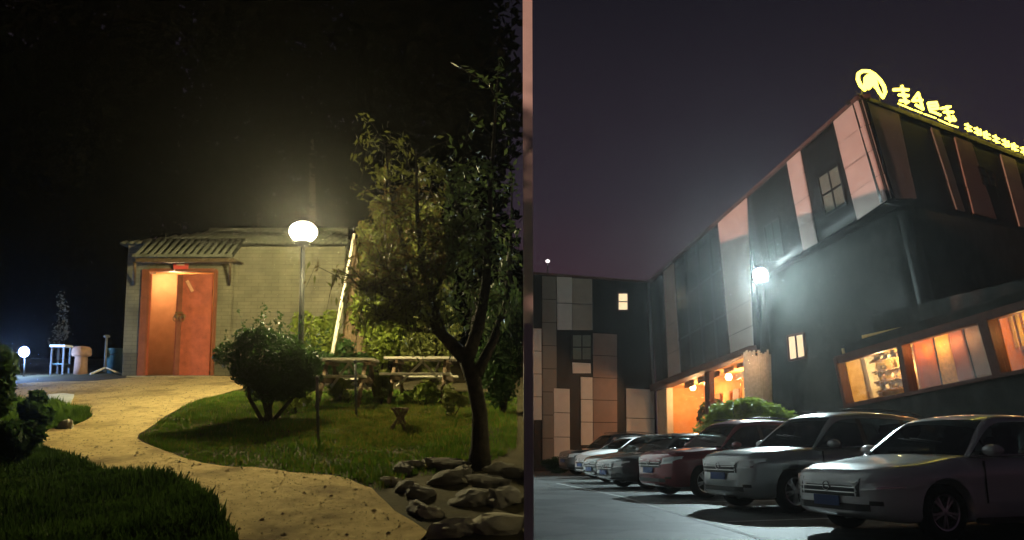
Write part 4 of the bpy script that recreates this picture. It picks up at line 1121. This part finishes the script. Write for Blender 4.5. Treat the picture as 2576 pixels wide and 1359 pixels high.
def wing():
    Wg = Ruled(W(1290, 1190, 37.0), W(1290, 686, 37.0), W(1655, 1150, 41.6), W(1640, 711, 41.6))
    base = Wg.at(.5, 0); base.z = zr(base.y)
    t = thing('wing_building', base, 'dark wing building at the back with staggered pale and brown panels', 'building')
    P = lambda n, q, m, off=0.05, th=.05: Wg.panel(n, q, m, t, base, off, th)
    zx = lambda x: 1341.6 + x * .4195; zy = lambda y: 603.7 + y * .4195
    def Z(n, x0, x1, y0, y1, m, off=.05): return P(n, [(zx(x0), zy(y0)), (zx(x1), zy(y0 + (x1 - x0) * .05)), (zx(x1) + 1, zy(y1)), (zx(x0) + 1, zy(y1))], m, off)
    P('cladding', [(1290, 686), (1640, 712), (1655, 1160), (1290, 1195)], M['clad_dark'], 0, .4)
    P('parapet_cap', [(1290, 681), (1640, 707), (1640, 713), (1290, 687)], M['beam_brown'], .07, .4)
    Z('panel', 52, 135, 218, 1330, M['clad_grey'])
    Z('panel', 140, 228, 222, 540, M['clad_white'])
    Z('panel', 231, 349, 230, 541, M['clad_olive'])
    Z('panel', -20, 46, 530, 1080, M['clad_white'])
    Z('panel', 120, 214, 890, 1330, M['clad_white'], .06)
    Z('panel', 282, 352, 822, 1230, M['clad_white'])
    Z('panel', 356, 498, 560, 1230, M['clad_brown'])
    Z('panel', 232, 340, 735, 800, M['clad_white'])
    Z('panel', 555, 722, 890, 1250, M['clad_white'])
    q = lambda x0, x1, y0, y1: [(zx(x0), zy(y0)), (zx(x1), zy(y0)), (zx(x1), zy(y1)), (zx(x0), zy(y1))]
    Wg.window(q(228, 344, 567, 722), t, base, .06, M['clad_dark'], M['curtain'], (1, 1), .06)
    Wg.window(q(503, 563, 320, 424), t, base, .06, M['frame_red'], M['window_lit'], (0, 1), .05)
    # roof and return wall
    a, b = Wg.at(0, 1), Wg.at(1, 1)
    mesh_obj('roof', [v - base - Vector((0, 0, .05)) for v in (a, b, b + Vector((0, 8, 0)), a + Vector((0, 8, 0)))], [(0, 1, 2, 3)], M['clad_dark'], t)
    # small lamp on a roof mast
    p = W(1378, 657, 39); f = W(1378, 692, 39)
    rl = thing('mast_lamp', f, 'tiny white lamp on a thin mast above the wing roof', 'lamp')
    tube('mast', [(0, 0, -.3), (0, 0, p.z - f.z)], .03, M['metal'], rl, 6)
    lathe('lamp_head', [(.0, -.09), (.1, -.06), (.12, .03), (.0, .1)], emat('mast_glow', (1, .9, .88), 2.0), rl, 10, loc=(0, 0, p.z - f.z))
wing()

def roof_sign():
    base = Fr.at(0.2, 1.0)
    t = thing('rooftop_sign', base, 'glowing yellow rooftop sign with round emblem and lettering', 'sign')
    px = lambda zx_: 2113.1 + zx_ * .19255; py = lambda zy_: 154.3 + zy_ * .19255
    OFF = .18
    def pt(z): return Fr.pt(px(z[0]), py(z[1]), OFF) - base
    def strokes(name, strk, r):
        V, F = join_data([tube_data([pt(z) for z in s], r, 6) for s in strk]); return mesh_obj(name, V, F, M['sign_glow'], t, True)
    def circle(cx, cy, rx, ry, a0, a1, n=14, rot=0.0):
        out = []
        for k in range(n):
            a = R(a0 + (a1 - a0) * k / (n - 1)); x, y = rx * math.cos(a), ry * math.sin(a)
            out.append((cx + x * math.cos(rot) - y * math.sin(rot), cy + x * math.sin(rot) + y * math.cos(rot)))
        return out
    strokes('emblem_ring', [[(255, 410), (195, 355), (160, 270), (165, 200), (220, 165), (300, 165), (380, 210), (450, 280), (500, 360), (520, 440), (490, 505), (440, 440), (410, 380)]], .055)
    strokes('emblem_core', [circle(320, 285, 62, 62, 0, 360, 12), circle(325, 290, 25, 25, 0, 360, 9), [(265, 300), (250, 380)], [(330, 350), (300, 385)], [(390, 300), (400, 380)]], .065)
    strokes('letter', [[(630, 405), (730, 400), (820, 405)], [(735, 350), (760, 470), (800, 590)], [(700, 470), (820, 480)], [(715, 545), (825, 560)]], .048)
    strokes('letter', [[(950, 445), (880, 545)], [(950, 445), (985, 560), (1010, 660)], [(880, 545), (1000, 540)], [(920, 600), (1015, 655)]], .048)
    strokes('letter', [[(1080, 575), (1190, 565), (1210, 645), (1100, 655), (1080, 575)], [(1090, 615), (1205, 605)], [(1110, 680), (1170, 700), (1240, 730)]], .046)
    strokes('letter', [[(1250, 645), (1370, 620)], [(1320, 610), (1345, 720), (1375, 820)], [(1290, 690), (1405, 690)], [(1310, 770), (1430, 800)], [(1400, 740), (1440, 800)]], .046)
    strokes('subline', [[(690, 585), (780, 620), (870, 660)], [(900, 668), (1000, 705)], [(1030, 718), (1110, 745), (1180, 770)], [(1215, 790), (1340, 845), (1470, 888)]], .025)
    for k in range(9):
        x, y = 1600 + k * 122, 880 + k * 50; sh = [[(x - 35, y - 30), (x + 45, y + 5)], [(x - 30, y + 20), (x + 50, y + 55)], [(x - 5, y - 45), (x + 15, y + 60)]]
        if k % 3 == 1: sh.append([(x + 40, y - 20), (x + 55, y + 60)])
        if k % 3 == 2: sh.append([(x - 35, y - 30), (x - 20, y + 45)])
        strokes('small_letter', sh, .036)
    # carrier rail and posts
    def ln(a, b, r): tube('carrier_rail', [Fr.pt(*a, OFF - .12) - base, Fr.pt(*b, OFF - .12) - base], r, M['post_dark'], t, 5)
    ln((2150, 238), (2395, 328), .03); ln((2400, 330), (2600, 405), .03)
    for x in (2165, 2210, 2260, 2310, 2360, 2430, 2490, 2550):
        y = 244 + (x - 2160) * .37; ln((x, y + 8), (x - 3, y - 16), .02)
roof_sign()

def floodlight():
    Y = 28.6; p = W(1912, 694, Y); foot = W(1905, 880, Y)
    t = thing('floodlight', Vector((foot.x, foot.y, zr(foot.y))), 'blinding white floodlight on a dark tapered pole by the wall', 'lamp')
    b = Vector(t.location)
    aim = Vector((-.50, -.76, -.40)).normalized()
    pk = p - b - aim * .45
    tube('pole', [Vector((pk.x, pk.y, -.1)), Vector((pk.x, pk.y, 3.4)), Vector((pk.x, pk.y, 4.6)), pk - Vector((0, 0, .2))], [.10, .12, .20, .05], M['post_black'], t, 10)
    q = aim.to_track_quat('-Z', 'Y').to_matrix()
    box('housing', p - b - aim * .16, (.58, .56, .16), M['post_dark'], t, rot=q, bevel=.02)
    V, F = lathe_data([(.0, .13), (.14, .11), (.24, .05), (.27, -.02), (.0, -.02)], 18)
    mesh_obj('lens', [p - b - aim * .06 + q @ Vector((v.x, v.y, -v.z)) for v in V], F, M['flood_glow'], t, True)
    Vh = [p - b + q @ Vector(v) for v in ((-.30, .28, .1), (.30, .28, .1), (.30, .33, -.18), (-.30, .33, -.18), (-.30, .295, .1), (.30, .295, .1), (.30, .345, -.18), (-.30, .345, -.18))]
    mesh_obj('added_visor', Vh, [(0, 1, 2, 3), (4, 5, 6, 7), (0, 1, 5, 4), (1, 2, 6, 5), (2, 3, 7, 6), (3, 0, 4, 7)], M['post_black'], t)  # hood added over the lens to cut the beam going upward
    tube('bracket', [pk - Vector((0, 0, .22)), p - b - aim * .16], .03, M['post_black'], t, 6)
    l = bpy.data.lights.new('flood_beam', 'SPOT'); l.energy = 8800; l.color = (.72, .95, .97); l.spot_size = R(132); l.spot_blend = .45; l.shadow_soft_size = .10
    lo = bpy.data.objects.new('flood_beam', l); link(lo, t); lo.location = p - b + aim * .20; lo.rotation_euler = aim.to_track_quat('-Z', 'Y').to_euler()
    l = bpy.data.lights.new('flood_spill', 'POINT'); l.energy = 280; l.color = (.70, .96, 1.0); l.shadow_soft_size = .10
    lo = bpy.data.objects.new('flood_spill', l); link(lo, t); lo.location = p - b + aim * .32 + Vector((.04, 0, -.06))
floodlight()

# bush in front of the entrance, hedge by the wing
r_ = np.random.default_rng(300); Y = 25.2; g = Vector((W(1880, 1040, Y).x, Y, zr(Y))); s = Y / FPX
C, Rr = blob_cluster(34, (112 * s, 74 * s, 54 * s), r_, W(1880, 1045, Y).z - g.z, .27, .5)
C += [(-1.0, 0, 1.2), (1.0, 0, 1.2), (0, 0, 1.0)]; Rr += [(.9, .7, 1.0)] * 3
shrub('entrance_shrub', g, C, Rr, 13000, .15, M['leaf_lime'], 'broad green shrub in front of the lit entrance', 'shrub', r_, stems=6, stem_r=.04, shell=.3)
r_ = np.random.default_rng(301); Y = 34.5; g = Vector((W(1402, 1170, Y).x, Y, zr(Y))); s = Y / FPX
C, Rr = blob_cluster(9, (36 * s, 30 * s, 20 * s), r_, 24 * s, .45, .4)
shrub('hedge', g, C, Rr, 2200, .14, M['leaf_dark'], 'low dark hedge below the wing building beyond the last car', 'hedge', r_, stems=4, stem_r=.03, shell=.3)

for k, (px, py, dp, lab) in enumerate([(1712, 1040, -1.2, 'left potted plant silhouetted in the lit entrance'), (1748, 1036, -1.2, 'right potted plant silhouetted in the lit entrance')]):
    r_ = np.random.default_rng(400 + k); p = S.pt(px, py, dp); g = Vector((p.x, p.y, zr(p.y))); h = p.z - g.z
    C, Rr = blob_cluster(7, (.45, .4, .5), r_, h, .4, .4)
    t = shrub('potted_plant', g, C, Rr, 420, .16, M['leaf_dark'], lab, 'plant', r_, stems=4, stem_r=.02, shell=.2)
    lathe('pot', [(.0, 0), (.2, 0), (.27, .45), (.23, .45), (.0, .40)], M['terracotta'], t, 14)

# faint bay markings
for i, (a, b) in enumerate([((1655, 1278), (1790, 1318)), ((1790, 1318), (2010, 1385)), ((1560, 1249), (1655, 1278)), ((1400, 1216), (1560, 1249))]):
    p, q = GR(*a), GR(*b); d = (q - p).normalized(); n_ = Vector((-d.y, d.x, 0)) * .05
    V = [Vector((v.x, v.y, zr(v.y) + .004)) for v in (p - n_, p + n_, q + n_, q - n_)]
    tag(mesh_obj('ground_strip', V, [(0, 1, 2, 3)], M['pale_strip']), 'worn pale line painted on the parking lot', kind='structure')

# pale strips laid on the asphalt between the parked cars
for (cx, cy) in ((5.55, 16.1), (5.0, 19.8), (4.7, 23.3), (4.6, 26.8), (4.4, 30.4), (6.1, 12.3)):
    th = R(18); h = Vector((-math.cos(th), -math.sin(th), 0)); n_ = Vector((-h.y, h.x, 0)) * .06
    p, q = Vector((cx, cy, 0)) + h * 3.1, Vector((cx, cy, 0)) - h * 2.4
    V = [Vector((v.x, v.y, zr(v.y) + .005)) for v in (p - n_, p + n_, q + n_, q - n_)]
    tag(mesh_obj('ground_strip', V, [(0, 1, 2, 3)], M['pale_strip']), 'pale strip on the asphalt between two parked cars', kind='structure')

# =================================================================== CARS
M['car_glass'] = glassmat('car_glass', (.30, .34, .33), .13)
M['seat'] = pmat('seat_fabric', (.02, .02, .02), .9, .2)
M['tyre'] = pmat('tyre_rubber', (0.012, 0.012, 0.012), 0.85, 0.2)
M['rim'] = pmat('alloy_rim', (0.45, 0.45, 0.46), 0.3, 0.5, metal=.9)
M['trim'] = pmat('black_trim', (0.012, 0.012, 0.012), 0.5, 0.4)
M['chrome'] = pmat('chrome', (0.6, 0.6, 0.6), 0.12, 0.5, metal=1.0)
M['lens'] = pmat('headlamp_lens', (0.5, 0.52, 0.53), 0.06, 0.8, coat=1.0)
M['plate'] = pmat('blue_plate', (0.02, 0.045, 0.14), 0.5, 0.3)
M['tail'] = pmat('tail_lens', (0.25, 0.01, 0.01), 0.15, 0.5)
def paint(name, c, metal=.35): return pmat(name, c, .32, .5, metal=metal, coat=.9)
def cr_interp(xs, ys, x):
    return float(np.interp(x, xs, ys))
def smooth_interp(xs, ys):
    xs = np.array(xs, float); ys = np.array(ys, float)
    m = np.gradient(ys, xs)
    # monotone-ish hermite
    def f(x):
        x = min(max(x, xs[0]), xs[-1]); i = min(max(int(np.searchsorted(xs, x)) - 1, 0), len(xs) - 2)
        h = xs[i + 1] - xs[i]; t = (x - xs[i]) / h
        d = (ys[i + 1] - ys[i]) / h
        m0, m1 = m[i], m[i + 1]
        if d == 0: m0 = m1 = 0
        else:
            m0 = max(min(m0 / d, 3), 0) * d; m1 = max(min(m1 / d, 3), 0) * d
        return float((2 * t ** 3 - 3 * t * t + 1) * ys[i] + (t ** 3 - 2 * t * t + t) * h * m0 + (-2 * t ** 3 + 3 * t * t) * ys[i + 1] + (t ** 3 - t * t) * h * m1)
    return f
SEDAN = dict(L=4.72, Wd=1.84, wheel_r=.325, fw=1.42, rw=-1.38, clear=.17,
             top=[(-2.36, .82), (-2.28, .98), (-2.0, 1.04), (-1.5, 1.04), (-.5, .985), (.7, .97), (.95, .965), (1.6, .88), (2.1, .81), (2.28, .74), (2.36, .64)],
             green=[(-1.75, 1.04, .0), (-1.0, 1.0, .42), (-.5, .99, .49), (.05, .985, .51), (.35, .98, .48), (1.02, .965, .0)], bp=-.22, cp=-1.0)
SUV = dict(L=4.62, Wd=1.88, wheel_r=.36, fw=1.38, rw=-1.36, clear=.22,
           top=[(-2.31, .95), (-2.25, 1.08), (-2.0, 1.12), (-1.5, 1.12), (-.5, 1.09), (.7, 1.08), (.95, 1.075), (1.6, 1.02), (2.05, .97), (2.22, .90), (2.31, .78)],
           green=[(-2.2, 1.12, .0), (-1.85, 1.12, .42), (-1.2, 1.11, .58), (-.2, 1.10, .62), (.25, 1.09, .58), (.98, 1.075, .0)], bp=-.15, cp=-1.15)
HATCH = dict(SUV, L=4.35, green=[(-2.1, 1.10, .0), (-1.7, 1.09, .36), (-1.1, 1.08, .44), (-.2, 1.06, .46), (.25, 1.05, .43), (1.05, 1.04, .0)],
             top=[(-2.17, .9), (-2.1, 1.05), (-1.9, 1.09), (-1.5, 1.09), (-.5, 1.06), (.7, 1.05), (.95, 1.04), (1.6, .97), (1.95, .87), (2.1, .77), (2.17, .6)], fw=1.30, rw=-1.28, wheel_r=.335, clear=.18)
def wheel_parts():
    r = 1.0
    ty = lathe_data([(.66, -.30), (.93, -.34), (.99, -.27), (1.0, 0), (.99, .27), (.93, .34), (.66, .30), (.64, .0), (.66, -.30)], 28)
    ty = (ty[0], ty[1][:-2])
    rimp = [lathe_data([(.67, -.28), (.69, .20), (.66, .27), (.60, .25), (.58, -.28)], 28)]
    rimp[0] = (rimp[0][0], rimp[0][1][:-2])
    disc = lathe_data([(.0, .02), (.58, .02), (.58, .06), (.0, .06)], 28)
    hub = lathe_data([(.0, .10), (.15, .10), (.14, .24), (.0, .25)], 14)
    sp = []
    for k in range(10):
        a = 2 * math.pi * k / 10 + (.16 if k % 2 else -.16)
        d = Vector((math.cos(a), math.sin(a), 0)); n = Vector((-d.y, d.x, 0))
        p0, p1 = d * .10, d * .62
        V = [p0 - n * .045 + Vector((0, 0, .10)), p0 + n * .045 + Vector((0, 0, .10)), p1 + n * .05 + Vector((0, 0, .12)), p1 - n * .05 + Vector((0, 0, .12)),
             p0 - n * .04 + Vector((0, 0, .24)), p0 + n * .04 + Vector((0, 0, .24)), p1 + n * .035 + Vector((0, 0, .22)), p1 - n * .035 + Vector((0, 0, .22))]
        sp.append((V, [(0, 1, 2, 3), (4, 5, 6, 7), (0, 1, 5, 4), (1, 2, 6, 5), (2, 3, 7, 6), (3, 0, 4, 7)]))
    return ty, join_data(rimp + [hub] + sp), disc
def build_car(kind, body, label, cx, cy, head=18.0, pale_lamp=True, plate=True):
    sp = kind; Lh = sp['L'] / 2; hw = sp['Wd'] / 2
    t = thing('parked_car', (cx, cy, zr(cy)), label, 'car', 'cars parked in the row')
    th = R(head); h = Vector((-math.cos(th), -math.sin(th), 0)); h.z = RS * h.y; h.normalize()
    up = Vector((0, -RS, 1)).normalized(); lf = up.cross(h).normalized()
    Mx = Matrix((h, lf, up)).transposed(); t.rotation_euler = Mx.to_euler()
    top = smooth_interp([p[0] for p in sp['top']], [p[1] for p in sp['top']])
    wid = smooth_interp([-Lh, -Lh + .10, -Lh + .45, -.6, .8, Lh - .75, Lh - .30, Lh - .10, Lh], [hw * .72, hw * .86, hw * .965, hw, hw, hw * .975, hw * .88, hw * .72, hw * .50])
    bot = smooth_interp([-Lh, -Lh + .25, -Lh + .7, Lh - .8, Lh - .3, Lh], [.42, .27, sp['clear'] + .02, sp['clear'] + .02, .22, .30])
    xs = np.concatenate([[-Lh, -Lh + .05, -Lh + .12], np.linspace(-Lh + .25, Lh - .6, 26), np.linspace(Lh - .5, Lh - .12, 7), [Lh - .06, Lh - .02, Lh]])
    sec = []
    for x in xs:
        w, zt, zb = wid(x), top(x), bot(x); hh = zt - zb
        crown = .035 if x > .9 else .02
        sec.append([(0, zb), (w * .80, zb), (w * .93, zb + .03), (w * .975, zb + .12 * hh), (w * .992, zb + .36 * hh), (w * .985, zb + .60 * hh), (w * 1.0, zb + .74 * hh), (w * .985, zb + .85 * hh),
                    (w * .93, zb + .955 * hh), (w * .84, zt + crown * .25), (w * .5, zt + crown * .8), (0, zt + crown)])
    n = len(sec[0]); ring = 2 * n - 2
    V = []; F = []
    for x, q in zip(xs, sec):
        row = [(x, y, z) for y, z in q] + [(x, -y, z) for y, z in q[-2:0:-1]]
        V += row
    for i in range(len(xs) - 1):
        for k in range(ring): a = i * ring + k; b = i * ring + (k + 1) % ring; F.append((a, b, b + ring, a + ring))
    F.append(tuple(range(ring))); F.append(tuple(range((len(xs) - 1) * ring, len(xs) * ring)))
    bo = mesh_obj('body', V, F, body, t, True)
    # wheel arches cut out of the body
    wr = sp['wheel_r']
    bm = bmesh.new()
    for wx in (sp['fw'], sp['rw']):
        for s in (-1, 1):
            r_ = bmesh.ops.create_cone(bm, cap_ends=True, segments=28, radius1=wr * 1.16, radius2=wr * 1.16, depth=.5)
            bmesh.ops.transform(bm, matrix=Matrix.Translation((wx, s * (hw - .10), wr + .02)) @ Matrix.Rotation(R(90), 4, 'X'), verts=r_['verts'])
    cut_me = bpy.data.meshes.new('arch_cutter'); bm.to_mesh(cut_me); bm.free()
    cut = bpy.data.objects.new('arch_cutter', cut_me); COL.objects.link(cut)
    cut.matrix_world = t.matrix_world
    md = bo.modifiers.new('arch', 'BOOLEAN'); md.object = cut; md.operation = 'DIFFERENCE'; md.solver = 'EXACT'
    bo.parent = None
    dg = bpy.context.evaluated_depsgraph_get(); dg.update()
    new = bpy.data.meshes.new_from_object(bo.evaluated_get(dg)); bo.modifiers.clear(); bo.data = new
    if not new.materials: new.materials.append(body)
    for p in new.polygons: p.use_smooth = True
    try: new.set_sharp_from_angle(angle=R(38))
    except Exception: pass
    bo.parent = t; bpy.data.objects.remove(cut)
    # greenhouse
    gx = [p[0] for p in sp['green']]; fb = smooth_interp(gx, [p[1] for p in sp['green']]); fh = smooth_interp(gx, [p[2] for p in sp['green']])
    x0, x1 = gx[0], gx[-1]; x0r = gx[1] + .12; x1r = gx[-2] + .02
    st = sorted(set([x0, x0 + .01] + list(np.linspace(x0, gx[1], 5)) + list(np.linspace(gx[1], gx[-2], 12)) + list(np.linspace(gx[-2], x1, 9)) + [x1 - .01] + [sp['bp'] - .05, sp['bp'] + .05, sp['cp'] - .05, sp['cp'] + .05]))
    V = []; info = []
    for x in st:
        b = fb(x) - .015; H = max(fh(x), .002); wb = wid(x) * .93; z1 = b + H
        k = H / .46
        wr_ = wb - .20 * min(1.2, k)
        V += [[(wb, b), (wb - (wb - wr_) * .42, b + H * .48), (wb - (wb - wr_) * .80, b + H * .84), (wr_ + .0, b + H * .955), (wr_ - .07, b + H * 1.0), (wr_ * .5, z1 + .022 * k), (0, z1 + .03 * k)]]
    m = len(V[0]); pv = []
    for x, q in zip(st, V): pv += [(x, y, z) for y, z in q] + [(x, -y, z) for y, z in q[-2::-1]]
    ring = 2 * m - 1; groups = {}
    for i in range(len(st) - 1):
        xm = (st[i] + st[i + 1]) / 2
        for k in range(ring - 1):
            kk = k if k < m - 1 else ring - 2 - k
            a = i * ring + k; f = (a, a + 1, a + 1 + ring, a + ring)
            if kk <= 1:
                g = 'pillar' if (abs(xm - sp['bp']) < .05 or abs(xm - sp['cp']) < .05) else 'side'
                if xm < x0 + .25 and sp is not SEDAN: g = 'roof'
                if xm < gx[1] - .1 and sp is SEDAN: g = 'roof'
            elif kk <= 3: g = 'roof'
            else: g = 'shield' if xm > x1r + .03 else ('rear' if xm < x0r - .10 else 'roof')
            if g in ('side', 'pillar'):
                g = g + ('_l' if k < m - 1 else '_r')
                if g.startswith('side'): g += ('a' if xm > sp['bp'] else ('b' if xm > sp['cp'] else 'c'))
                else: g += 'b' if abs(xm - sp['bp']) < .05 else 'c'
            groups.setdefault(g, []).append(f)
    names = dict(side='side_glass', roof='roof', shield='windscreen', rear='rear_glass', pillar='pillar'); mats = dict(side=M['car_glass'], roof=body, shield=M['car_glass'], rear=M['car_glass'], pillar=M['trim'])
    for g, fs in groups.items():
        used = sorted(set(i for f in fs for i in f)); mp = {v: i for i, v in enumerate(used)}
        gk = g.split('_')[0]; mesh_obj(names[gk], [pv[i] for i in used], [tuple(mp[i] for i in f) for f in fs], mats[gk], t, True)
    # seats and dashboard seen through the glass
    for xs_ in (.05, -.85):
        for sy in (-.38, .38):
            st_ = box('seat', (xs_ - .12, sy, fb(xs_) + .02), (.14, .46, .42), M['seat'], t, rot=Matrix.Rotation(R(-12), 3, 'Y'), bevel=.04)
            box('headrest', (xs_ - .19, sy, fb(xs_) + .29), (.09, .25, .15), M['seat'], st_, rot=Matrix.Rotation(R(-8), 3, 'Y'), bevel=.03)
    box('dashboard', (gx[-1] - .38, 0, fb(gx[-1] - .38) + .015), (.34, 1.3, .08), M['trim'], t, bevel=.03)
    rim_ = [Vector((gx[-1] - .62, .38 + .18 * math.cos(a), fb(.4) + .05 + .18 * math.sin(a))) for a in np.linspace(0, 6.283, 17)]
    tube('steering_wheel', rim_, .014, M['trim'], t, 5)
    # chrome belt line, wipers, roof rails
    for s in (-1, 1):
        pts = [(x, s * (wid(x) * .93 + .006), fb(x) + .004) for x in np.linspace(x0 + .5, x1 - .05, 12)]
        tube('belt_trim', pts, .011, M['chrome'], t, 5)
        if sp is not SEDAN:
            pts = [(x, s * (wid(x) * .93 - .235), fb(x) + fh(x) + .05) for x in np.linspace(gx[1] + .15, gx[-2] - .1, 9)]
            tube('roof_rail', pts, .016, M['trim'], t, 5)
        xw = x1 - .16
        tube('wiper', [(xw, s * .1 + .25, fb(xw) + fh(xw) + .045), (xw - .06, s * .1 - .30, fb(xw - .06) + fh(xw - .06) + .05)], .008, M['trim'], t, 4)
    # wheels
    ty, rm, disc = wheel_parts()
    for wx in (sp['fw'], sp['rw']):
        for s in (-1, 1):
            def place(v): return Vector((wx + v.x * wr, s * (hw - .155 + v.z * wr * .85), wr + v.y * wr))
            w = mesh_obj('wheel', [place(v) for v in disc[0]], disc[1], M['trim'], t, True)
            mesh_obj('tyre', [place(v) for v in ty[0]], ty[1], M['tyre'], w, True)
            mesh_obj('rim', [place(v) for v in rm[0]], rm[1], M['rim'], w)
    # nose: conform small parts to the body shell by width / top curves
    def surf_x(y, z):                     # where the front of the shell lies at this width and height
        lo, hi = Lh - 1.1, Lh
        for _ in range(26):
            mid = (lo + hi) / 2
            zt_ = top(mid); edge = wid(mid) * (.985 if z < zt_ - .05 else .93)
            if edge > abs(y) and zt_ - .012 > z and bot(mid) + .01 < z: lo = mid
            else: hi = mid
        return lo
    def strip(name, y0, y1, z0, z1, mat, par, out=.02, n=9, th=.05, zs=0.0):
        Vv = []; Ff = []
        for k in range(n):
            y = y0 + (y1 - y0) * k / (n - 1)
            za, zb2 = z0 + zs * k / (n - 1), z1 + zs * k / (n - 1); zm = (za + zb2) / 2
            xa, xm_, xb = (surf_x(y, q) for q in (za, zm, zb2))
            Vv += [(xa + out, y, za), (xm_ + out, y, zm), (xb + out, y, zb2), (xb - th, y, zb2), (xa - th, y, za)]
        for k in range(n - 1):
            for j in range(5): a = k * 5 + j; b = k * 5 + (j + 1) % 5; Ff.append((a, b, b + 5, a + 5))
        Ff += [(0, 1, 2, 3, 4), tuple(5 * (n - 1) + j for j in range(5))]
        return mesh_obj(name, Vv, Ff, mat, par, False)
    zg = top(Lh - .12) - .13
    gr = strip('grille', -.50, .50, zg - .14, zg + .07, M['trim'], t, .012)
    for k in range(3): strip('grille_bar', -.47, .47, zg - .10 + k * .06, zg - .088 + k * .06, M['chrome'], gr, .022, th=.01)
    for s in (-1, 1):
        hl = strip('headlight', s * .53, s * (hw * .90), zg - .05, zg + .07, M['lens'], t, .010, zs=.04)
        strip('headlight_bezel', s * .51, s * (hw * .91), zg - .068, zg - .054, M['chrome'], hl, .016, zs=.04, th=.02)
        fg = strip('fog_light', s * .60, s * .72, .37 + sp['clear'] * .2, .42 + sp['clear'] * .2, M['trim'], t, .012, 5)
        # mirrors, handles
        mx_ = sp['green'][-2][0] + .42; mz = fb(mx_) + .07
        bm = bmesh.new(); bmesh.ops.create_icosphere(bm, subdivisions=2, radius=1.0)
        bmesh.ops.transform(bm, matrix=Matrix.Translation((mx_, s * (hw + .06), mz)) @ Matrix.Diagonal((.10, .13, .075, 1)), verts=bm.verts)
        mo = bm_obj('mirror', bm, body, t, True)
        tube('mirror_arm', [(mx_, s * (hw - .12), mz - .05), (mx_, s * (hw + .0), mz - .02)], .025, M['trim'], mo, 6)
        for hx in (.05, -.95):
            zz = top(hx) - .15
            box('door_handle', (hx, s * (hw * .985 + .012), zz), (.17, .035, .03), body, t, bevel=.008)
        for dx in (.85, -.22, -1.1):
            zt2 = top(dx) - .05; box('door_seam', (dx, s * (hw * .992 + .0), (zt2 + .42) / 2), (.008, .03, zt2 - .42), M['trim'], t)
        box('sill_trim', (0, s * (hw * .955), sp['clear'] + .05), (2.0, .06, .07), M['trim'], t, bevel=.01)
        strip_t = box('tail_light', (-Lh + .16, s * hw * .72, top(-Lh + .15) - .14), (.22, .28, .12), M['tail'], t, bevel=.03)
    strip('lower_intake', -.60, .60, .30 + sp['clear'] * .2, .38 + sp['clear'] * .2, M['trim'], t, .008)
    if plate: box('number_plate', (Lh + .034, 0, zg - .20), (.016, .44, .12), M['plate'], t, bevel=.003)
    lathe_pts = [Vector((Lh + .03, .055 * math.cos(a), zg - .03 + .055 * math.sin(a))) for a in np.linspace(0, 6.283, 17)]
    tube('badge', lathe_pts, .009, M['chrome'], t, 5)
    return t
build_car(SEDAN, paint('paint_white', (.50, .51, .51), .1), 'nearest car, a pale saloon cut by the right edge of the view', 6.16, 10.22)
build_car(SUV, paint('paint_silver', (.30, .31, .31), .5), 'silver off-roader, second car from the right in the row', 5.85, 14.2)
build_car(SUV, paint('paint_maroon', (.15, .022, .028), .4), 'dark maroon crossover with its front wheel showing, in the middle of the row', 5.29, 17.98)
build_car(SEDAN, paint('paint_grey', (.045, .047, .048), .5), 'dark grey saloon just left of the maroon car', 4.75, 21.6)
build_car(SEDAN, paint('paint_green', (.020, .034, .030), .5), 'black-green saloon between the grey saloon and the white hatchback', 4.70, 25.0)
build_car(HATCH, paint('paint_bright', (.70, .70, .70), .0), 'white hatchback near the far end of the row', 4.55, 28.6)
build_car(SUV, paint('paint_black', (.012, .012, .013), .3), 'black off-roader, the farthest car of the row', 4.3, 32.2)

# =================================================================== thin haze added to make halos like lens glow round the lamps
bm = bmesh.new(); box_bm(bm, Vector((8, 42, 8)), (130, 110, 30))
hz = bm_obj('haze', bm, None); hm = bpy.data.materials.new('halo_air'); hm.use_nodes = True
hn = hm.node_tree; hn.nodes.clear(); ho = hn.nodes.new('ShaderNodeOutputMaterial'); hv = hn.nodes.new('ShaderNodeVolumePrincipled')
hv.inputs['Color'].default_value = (.85, .85, .85, 1); hv.inputs['Density'].default_value = 0.00055; hv.inputs['Anisotropy'].default_value = 0.88
hn.links.new(hv.outputs[0], ho.inputs['Volume']); hz.data.materials.append(hm)
tag(hz, 'thin haze added to make halos like lens glow round the lamps', 'haze', kind='stuff')
